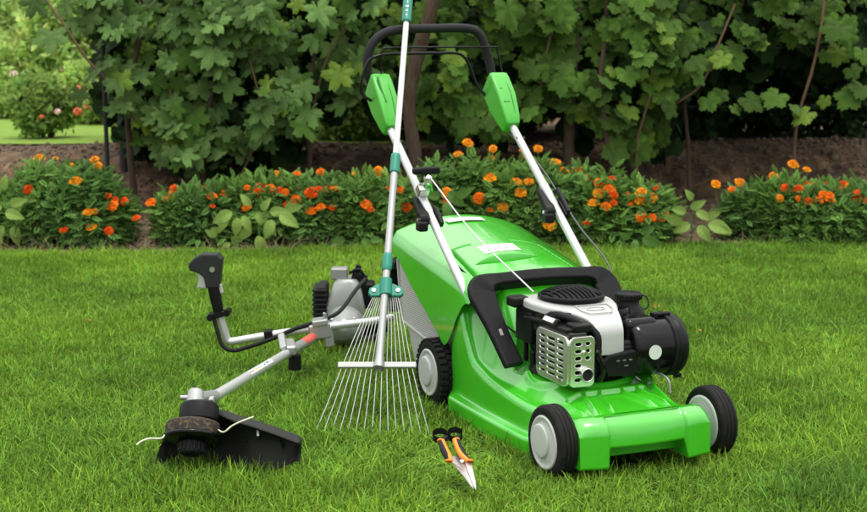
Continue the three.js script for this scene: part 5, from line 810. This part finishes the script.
  part('carburettor', [rb(0.05, 0.04, 0.06, 0.008, m.clone().add(V(0.058, 0.128, 0.0)).toArray(), [0, 0, -0.5]), rb(0.02, 0.05, 0.02, 0.004, m.clone().add(V(0.05, 0.155, 0.01)).toArray(), [0, 0, -0.4]), tube([m.clone().add(V(0.03, 0.155, 0.03)), m.clone().add(V(0.06, 0.165, 0.03)), m.clone().add(V(0.085, 0.13, 0.03))], 0.006, 20), rb(0.05, 0.09, 0.09, 0.01, m.clone().add(V(0.085, 0.07, -0.02)).toArray())], M.black, T);
  part('fuel_tank', [loft([[-0.09, 0.05, 0.05], [-0.08, 0.062, 0.062], [0.09, 0.062, 0.062], [0.14, 0.05, 0.05], [0.16, 0.03, 0.03]].map(([x, a, b]) => roundRect(a, b, 0.02, 5).map(([u, v]) => m.clone().add(V(x, -0.045 + u * 1.0, v)))), true), tube([m.clone().add(V(-0.06, -0.035, 0.05)), m.clone().add(V(-0.055, -0.075, 0.06)), m.clone().add(V(0.0, -0.092, 0.07)), m.clone().add(V(0.12, -0.07, 0.05))], 0.016, 40)], M.blackGloss, T);
  part('wire_bracket', tube([m.clone().add(V(-0.055, 0.03, 0.13)), m.clone().add(V(-0.04, 0.012, 0.14)), m.clone().add(V(0.045, 0.016, 0.14)), m.clone().add(V(0.05, 0.0, 0.135))], 0.004, 30), M.steel, T);
  // cutting head: gear case, guard collar, spool
  const tilt = new THREE.Euler(-0.58, 0, 0), hc = l(-0.578, 0.096, -3.06), h = (x, y, z) => V(x, y, z).applyEuler(tilt).add(hc), rot = [tilt.x, tilt.y, tilt.z];
  const hl = (prof, seg, y) => lathe(prof, seg, h(0, y, 0).toArray(), rot);
  part('gear_case', [hl([[0, 0.128], [0.015, 0.127], [0.0195, 0.12], [0.022, 0.095], [0.024, 0.08]], 32, 0), tube([h(0, 0.102, 0), A.clone().lerp(B, 0.045)], 0.0175, 1, 20), rb(0.012, 0.045, 0.02, 0.003, A.clone().add(V(0.022, -0.004, 0.02)).toArray(), [0.2, 0, 0.1]), cyl(0.006, 0.006, 0.02, 10, h(-0.025, 0.105, 0.005).toArray(), [0, 0, 1.57])], M.silver, T);
  part('guard_collar', [loft([[0.046, 0.058, 0.054], [0.050, 0.062, 0.058], [0.084, 0.060, 0.056], [0.090, 0.054, 0.05]].map(([y, a, b]) => [...Array(41).keys()].map((j) => { const t = j / 40 * 6.2832; return h(Math.cos(t) * a * 0.78 + 0.012, y, Math.sin(t) * b * 0.75); })), true)], M.black, T);
  // guard: a curved apron standing behind the spool and reaching far to the right, with a rim along its top
  const gc = [[166, 430, -3.10, 154, 463, -3.08], [176, 424, -3.13, 166, 471, -3.10], [190, 416, -3.15, 184, 477, -3.12], [206, 411, -3.15, 206, 479, -3.09], [224, 412, -3.12, 234, 479, -3.06], [238, 417, -3.07, 252, 477, -3.03], [252, 421, -3.04, 268, 472, -3.02], [276, 429, -3.01, 286, 466, -3.01], [300, 438, -3.0, 299, 460, -3.0]];
  const tC = new THREE.CatmullRomCurve3(gc.map(([u, v, z]) => at(u, v, z).sub(o)), false, 'catmullrom', 0.4), bC = new THREE.CatmullRomCurve3(gc.map((q) => at(q[3], q[4], q[5]).sub(o)), false, 'catmullrom', 0.4), gN = 64;
  const face = (dz) => { const rows = []; for (let i = 0; i <= gN; i++) { const a = tC.getPoint(i / gN), b = bC.getPoint(i / gN), row = []; for (let k = 0; k <= 8; k++) { const t = k / 8, q = a.clone().lerp(b, t); q.z -= 0.035 * Math.sin(t * 3.1416) + dz; q.y += 0.006 * Math.sin(t * 3.1416); row.push(q); } rows.push(row); } return loft(rows); };
  const rimS = []; for (let i = 0; i <= gN; i++) { const p = tC.getPoint(i / gN), d = 0.030 * smooth(0.3, 0.55, i / gN) + 0.004; rimS.push([[0.0035, -0.004], [0.0035, d], [-0.003, d + 0.001], [-0.003, -0.004], [0.0035, -0.004]].map(([y, z]) => p.clone().add(V(0, y - z * 0.10, z)))); }
  const endS = []; for (let i = 0; i <= 8; i++) { const p = tC.getPoint(1).lerp(bC.getPoint(1), i / 8), d = lerp(0.032, 0.014, i / 8); endS.push([[0.003, -0.01], [0.003, d], [-0.003, d], [-0.003, -0.01], [0.003, -0.01]].map(([x, z]) => p.clone().add(V(x, 0, z - 0.03 * Math.sin(i / 8 * 3.1416) * 0.6)))); }
  const rib = (u0, v0, z0, u1, v1, z1) => tube([at(u0, v0, z0).sub(o), at((u0 + u1) / 2, (v0 + v1) / 2, Math.min(z0, z1) - 0.02).sub(o), at(u1, v1, z1).sub(o)], 0.003, 12, 6);
  part('guard', [face(0), face(0.003), loft(rimS, true), loft(endS, true), rib(255, 424, -3.05, 272, 470, -3.03), rib(278, 431, -3.02, 288, 464, -3.02), rib(245, 440, -3.08, 297, 447, -3.03)], phys([0.010, 0.010, 0.0085], 0.6, { specularIntensity: 0.6, bumpMap: grainTex, bumpScale: 0.0004 }), T);
  part('line_cutter', rb(0.006, 0.03, 0.012, 0.001, at(258, 430, -3.02).sub(o).toArray(), [-0.4, 0.3, 0]), M.steel, T);
  const rust = tex(128, (u, v, i, j) => { const n = smooth(-0.15, 0.3, fbm(i * 0.06, j * 0.09, 2, 4)); return [lerp(0.12, 0.36, n), lerp(0.11, 0.28, n), lerp(0.10, 0.17, n)]; }, true, [4, 1]);
  part('spool_ring', hl([[0.03, 0.046], [0.052, 0.043], [0.063, 0.039], [0.0655, 0.034], [0.0655, 0.010], [0.062, 0.006]], 56, 0), new THREE.MeshStandardMaterial({ map: rust, roughness: 0.8, side: THREE.DoubleSide }), T);
  part('spool', hl([[0.06, 0.010], [0.070, 0.008], [0.0725, 0.003], [0.070, -0.003], [0.058, -0.006], [0.045, -0.005], [0.040, -0.008], [0, -0.008]], 56, 0), M.blackGloss, T);
  const kn = [hl([[0.029, -0.006], [0.029, -0.030], [0.025, -0.035], [0.014, -0.036], [0.012, -0.031], [0, -0.031]], 32, 0)]; for (let i = 0; i < 16; i++) { const a = i / 16 * 6.283; kn.push(xf(new RoundedBoxGeometry(0.006, 0.022, 0.006, 2, 0.002), { p: h(Math.cos(a) * 0.030, -0.019, Math.sin(a) * 0.030).toArray(), r: rot })); }
  part('bump_knob', kn, M.blackMatte, T);
  const line = std([0.66, 0.68, 0.50], 0.5);
  part('cutting_line', tube([h(0.062, 0.022, 0.01), ...[[224, 432, -2.99], [232, 426, -2.985], [241, 421.5, -2.98], [253, 417, -2.98]].map((q) => at(...q).sub(o))], 0.002, 40, 8), line, T);
  part('cutting_line', tube([h(-0.062, 0.018, 0.01), ...[[162, 438, -3.0], [150, 438.5, -2.99], [142, 441, -2.985], [137, 444.5, -2.98]].map((q) => at(...q).sub(o))], 0.002, 30, 8), line, T);
}

// ---------------------------------------------------------------- leaf rake leaning on the mower handle
{
  const r0 = V(-0.163, 0, -3.38), r1 = V(-0.091, 1.085, -4.284).add(V(0, 0.004, 0.038)), T = thing('leaf_rake', 'leaf rake of thin wire tines with long white shaft, leaning on the mower', 'rake', r0.toArray());
  const up = V(0, r1.y, r1.z - r0.z).normalize(), nrm = AX.clone().cross(up).normalize(); if (nrm.z < 0) nrm.negate();
  const P = (x, s, n = 0) => V(0, 0, 0).addScaledVector(AX, x).addScaledVector(up, s).addScaledVector(nrm, n), Lz = Math.hypot(r1.y, r1.z - r0.z), slant = (s) => (r1.x - r0.x) * s / Lz + 0.004;
  const yS = (y) => y / up.y;
  const sh = (s, n = 0.012) => P(slant(s), s, n);
  const sB = yS(0.17), sK = yS(0.352), tips = 15;
  part('lower_shaft', taper([sh(sB - 0.012), sh(sB + 0.01), sh(sB + 0.05), sh(yS(0.33)), sh(yS(0.66))], [0.016, 0.012, 0.0105, 0.0105], 18, 40), M.silver, T);
  part('shaft', tube([sh(yS(0.42)), sh(yS(1.105))], 0.0090, 1, 18), M.white, T);
  part('green_sleeve', [taper([sh(yS(0.396)), sh(yS(0.404)), sh(yS(0.432)), sh(yS(0.438))], [0.0125, 0.0145, 0.0145, 0.0130], 18, 20), taper([sh(yS(0.655)), sh(yS(0.66)), sh(yS(0.70)), sh(yS(0.705))], [0.0135, 0.0145, 0.0145, 0.0135], 18, 20)], M.teal, T);
  part('grip', taper([sh(yS(1.10)), sh(yS(1.105)), sh(yS(1.5)), sh(yS(1.62))], [0.0125, 0.0155, 0.0155, 0.0145], 18, 20), M.teal, T);
  const prints = []; for (let i = 0; i < 9; i++) { const s = yS(1.115 + i * 0.014); prints.push(xf(new RoundedBoxGeometry(0.0045 + 0.003 * (i % 3), 0.006, 0.001, 2, 0.0004), { p: P(slant(s), s, 0.0278).toArray(), r: [-0.69, 0, 0] })); }
  part('grip_print', prints, M.white, T);
  // bracket that gathers the tines
  const kx = slant(sK) + 0.002;
  part('tine_bracket', [xf(extrude([[-0.046, -0.012], [-0.044, 0.002], [-0.02, 0.016], [0.02, 0.016], [0.044, 0.002], [0.046, -0.012], [0.04, -0.018], [-0.04, -0.018]], 0.010, 0.003), { p: P(kx, sK, -0.006).toArray(), r: [-Math.acos(up.y), 0, 0] }), xf(new THREE.CylinderGeometry(0.017, 0.017, 0.05, 20), { p: P(kx, sK + 0.004, 0.01).toArray(), r: [-Math.acos(up.y), 0, 0] })], M.teal, T);
  for (const s of [-1, 1]) part('bracket_rivet', xf(new THREE.CylinderGeometry(0.006, 0.006, 0.004, 14), { p: P(kx + s * 0.034, sK - 0.004, 0.0085).toArray(), r: [Math.PI / 2 - Math.acos(up.y), 0, 0] }), M.chrome, T);
  // spreader bar and tines
  const barC = slant(sB) - 0.006, bw = 0.101;
  part('spreader_bar', [xf(new RoundedBoxGeometry(bw * 2 + 0.012, 0.017, 0.006, 3, 0.0025), { p: P(barC, sB, 0.004).toArray(), r: [-Math.acos(up.y), 0, 0] }), xf(new RoundedBoxGeometry(0.03, 0.012, 0.012, 3, 0.003), { p: P(barC + 0.006, sB, 0.010).toArray(), r: [-Math.acos(up.y), 0, 0] })], M.silver, T);
  for (let i = 0; i < tips; i++) {
    const q = i / (tips - 1) * 2 - 1, xk = kx + q * 0.032, xb = barC + q * 0.094, xt = 0.0 - 0.004 + q * 0.150 + (0.004);
    part('tine', tube([P(xk, sK - 0.012, 0.0), P(lerp(xk, xb, 0.5), (sK + sB) / 2, 0.0), P(xb, sB, 0.0), P(lerp(xb, xt, 0.55), sB * 0.48, 0.004 - 0.0), P(xt, yS(0.016), 0.002), P(xt + q * 0.002, yS(0.004), -0.016)], 0.0014, 44, 7), M.wire, T);
  }
}

// ---------------------------------------------------------------- hand shears lying in the grass
{
  const o = V(0.06, 0.03, -3.16), T = thing('grass_shears', 'small hand shears with orange and black grips lying open in grass', 'shears', o.toArray(), 0);
  const l = (u, v, y) => { const d = at(u, v, -3).sub(camera.position), k = (y - CAM_H) / d.y; return camera.position.clone().addScaledVector(d, k).sub(o); };
  const blade = (pts, y0, y1, mat, name) => { const top = pts.map(([u, v, y]) => l(u, v, y)), bot = top.map((p) => p.clone().add(V(0, -0.0025, 0))), g = [], c = (a) => a.reduce((s, q) => s.add(q), V(0, 0, 0)).multiplyScalar(1 / a.length); const fan = (a) => { const pos = [], m = c(a); a.forEach((p, i) => pos.push(...m.toArray(), ...p.toArray(), ...a[(i + 1) % a.length].toArray())); const q = new THREE.BufferGeometry(); q.setAttribute('position', new THREE.Float32BufferAttribute(pos, 3)); q.computeVertexNormals(); return q; }; g.push(fan(top), fan(bot), loft([[...top, top[0]], [...bot, bot[0]]])); return part(name, g, mat, T); };
  const worn = std([0.55, 0.54, 0.52], 0.38, 0.9, { bumpMap: grainTex, bumpScale: 0.0004 });
  blade([[447, 458, 0.068], [458, 455, 0.072], [466, 461, 0.070], [471, 470, 0.062], [474, 480, 0.054], [475, 489, 0.046], [471, 486, 0.048], [463, 475, 0.058], [456, 467, 0.064]], 0, 0, worn, 'blade');
  blade([[464, 458, 0.076], [470, 459, 0.074], [473, 470, 0.066], [475.6, 482, 0.056], [476, 490, 0.048], [473, 484, 0.053], [468, 471, 0.064]], 0, 0, std([0.66, 0.60, 0.55], 0.3, 0.85), 'blade');
  part('pivot', xf(new THREE.SphereGeometry(0.006, 16, 10), { p: l(462, 461, 0.078).toArray(), s: [1, 0.6, 1] }), M.chrome, T);
  for (const [c, loop] of [[[[440.5, 441, 0.098], [443.5, 449, 0.088], [447.5, 457, 0.078], [449, 461, 0.072]], [[437.5, 434, 0.108], 1]], [[[456.5, 440, 0.098], [460, 449, 0.088], [465, 457, 0.080], [470, 461, 0.074]], [[455, 433, 0.108], 0]]]) {
    const pts = c.map((q) => l(...q));
    part('grip', taper(pts, [0.0065, 0.0085, 0.0078, 0.005], 14, 24), M.blackMatte, T);
    const off = loop[1] ? 1 : -1;
    part('grip_edge', [taper(pts.map((p, i) => p.clone().add(V(off * 0.0045, 0.001, 0.002))), [0.0058, 0.0066, 0.0066, 0.0052], 12, 24), xf(new THREE.TorusGeometry(0.0058, 0.0028, 8, 20), { p: pts[0].toArray(), r: [0.6, 0, 0] }), xf(new THREE.TorusGeometry(0.0065, 0.003, 8, 20), { p: pts[3].toArray(), r: [0.9, 0, 0] })], M.orange, T);
    // thin black finger loop behind the grip
    const q = l(...loop[0]), ring = [], w = 0.018, N = 30; for (const hgt of [-0.0075, 0.0075]) ring.push([...Array(N + 1).keys()].map((i) => { const a = i / N * 6.2832; return q.clone().add(V(Math.cos(a) * w + (loop[1] ? 0.006 : 0.0), hgt - 0.004 + Math.sin(a) * 0.007, Math.sin(a) * -0.016)); }));
    part('finger_loop', loft(ring), M.black, T);
    part('loop_arm', tube([q.clone().add(V(loop[1] ? 0.02 : 0.008, -0.006, 0.012)), pts[0]], 0.006, 1, 8), M.black, T);
  }
}
// alike things carry one group
const groups = { grapevine: 'vines grown along the trellis', marigold_plant: 'marigold plants of the flower bed', broadleaf_plant: 'young broad-leaved plants among the marigolds', rose_bush: 'rose bushes behind the bank', dark_shrub: 'dark shrubs behind the vines', garden_tree: 'trees of the far background', garden_bush: 'bushes of the far background', trellis_post: 'posts of the trellis', trellis_wire: 'wires of the trellis' };
for (const o of scene.children) { const g = groups[o.name.replace(/_\d{3}$/, '')]; if (g) o.userData.group = g; }
renderer.render(scene, camera);
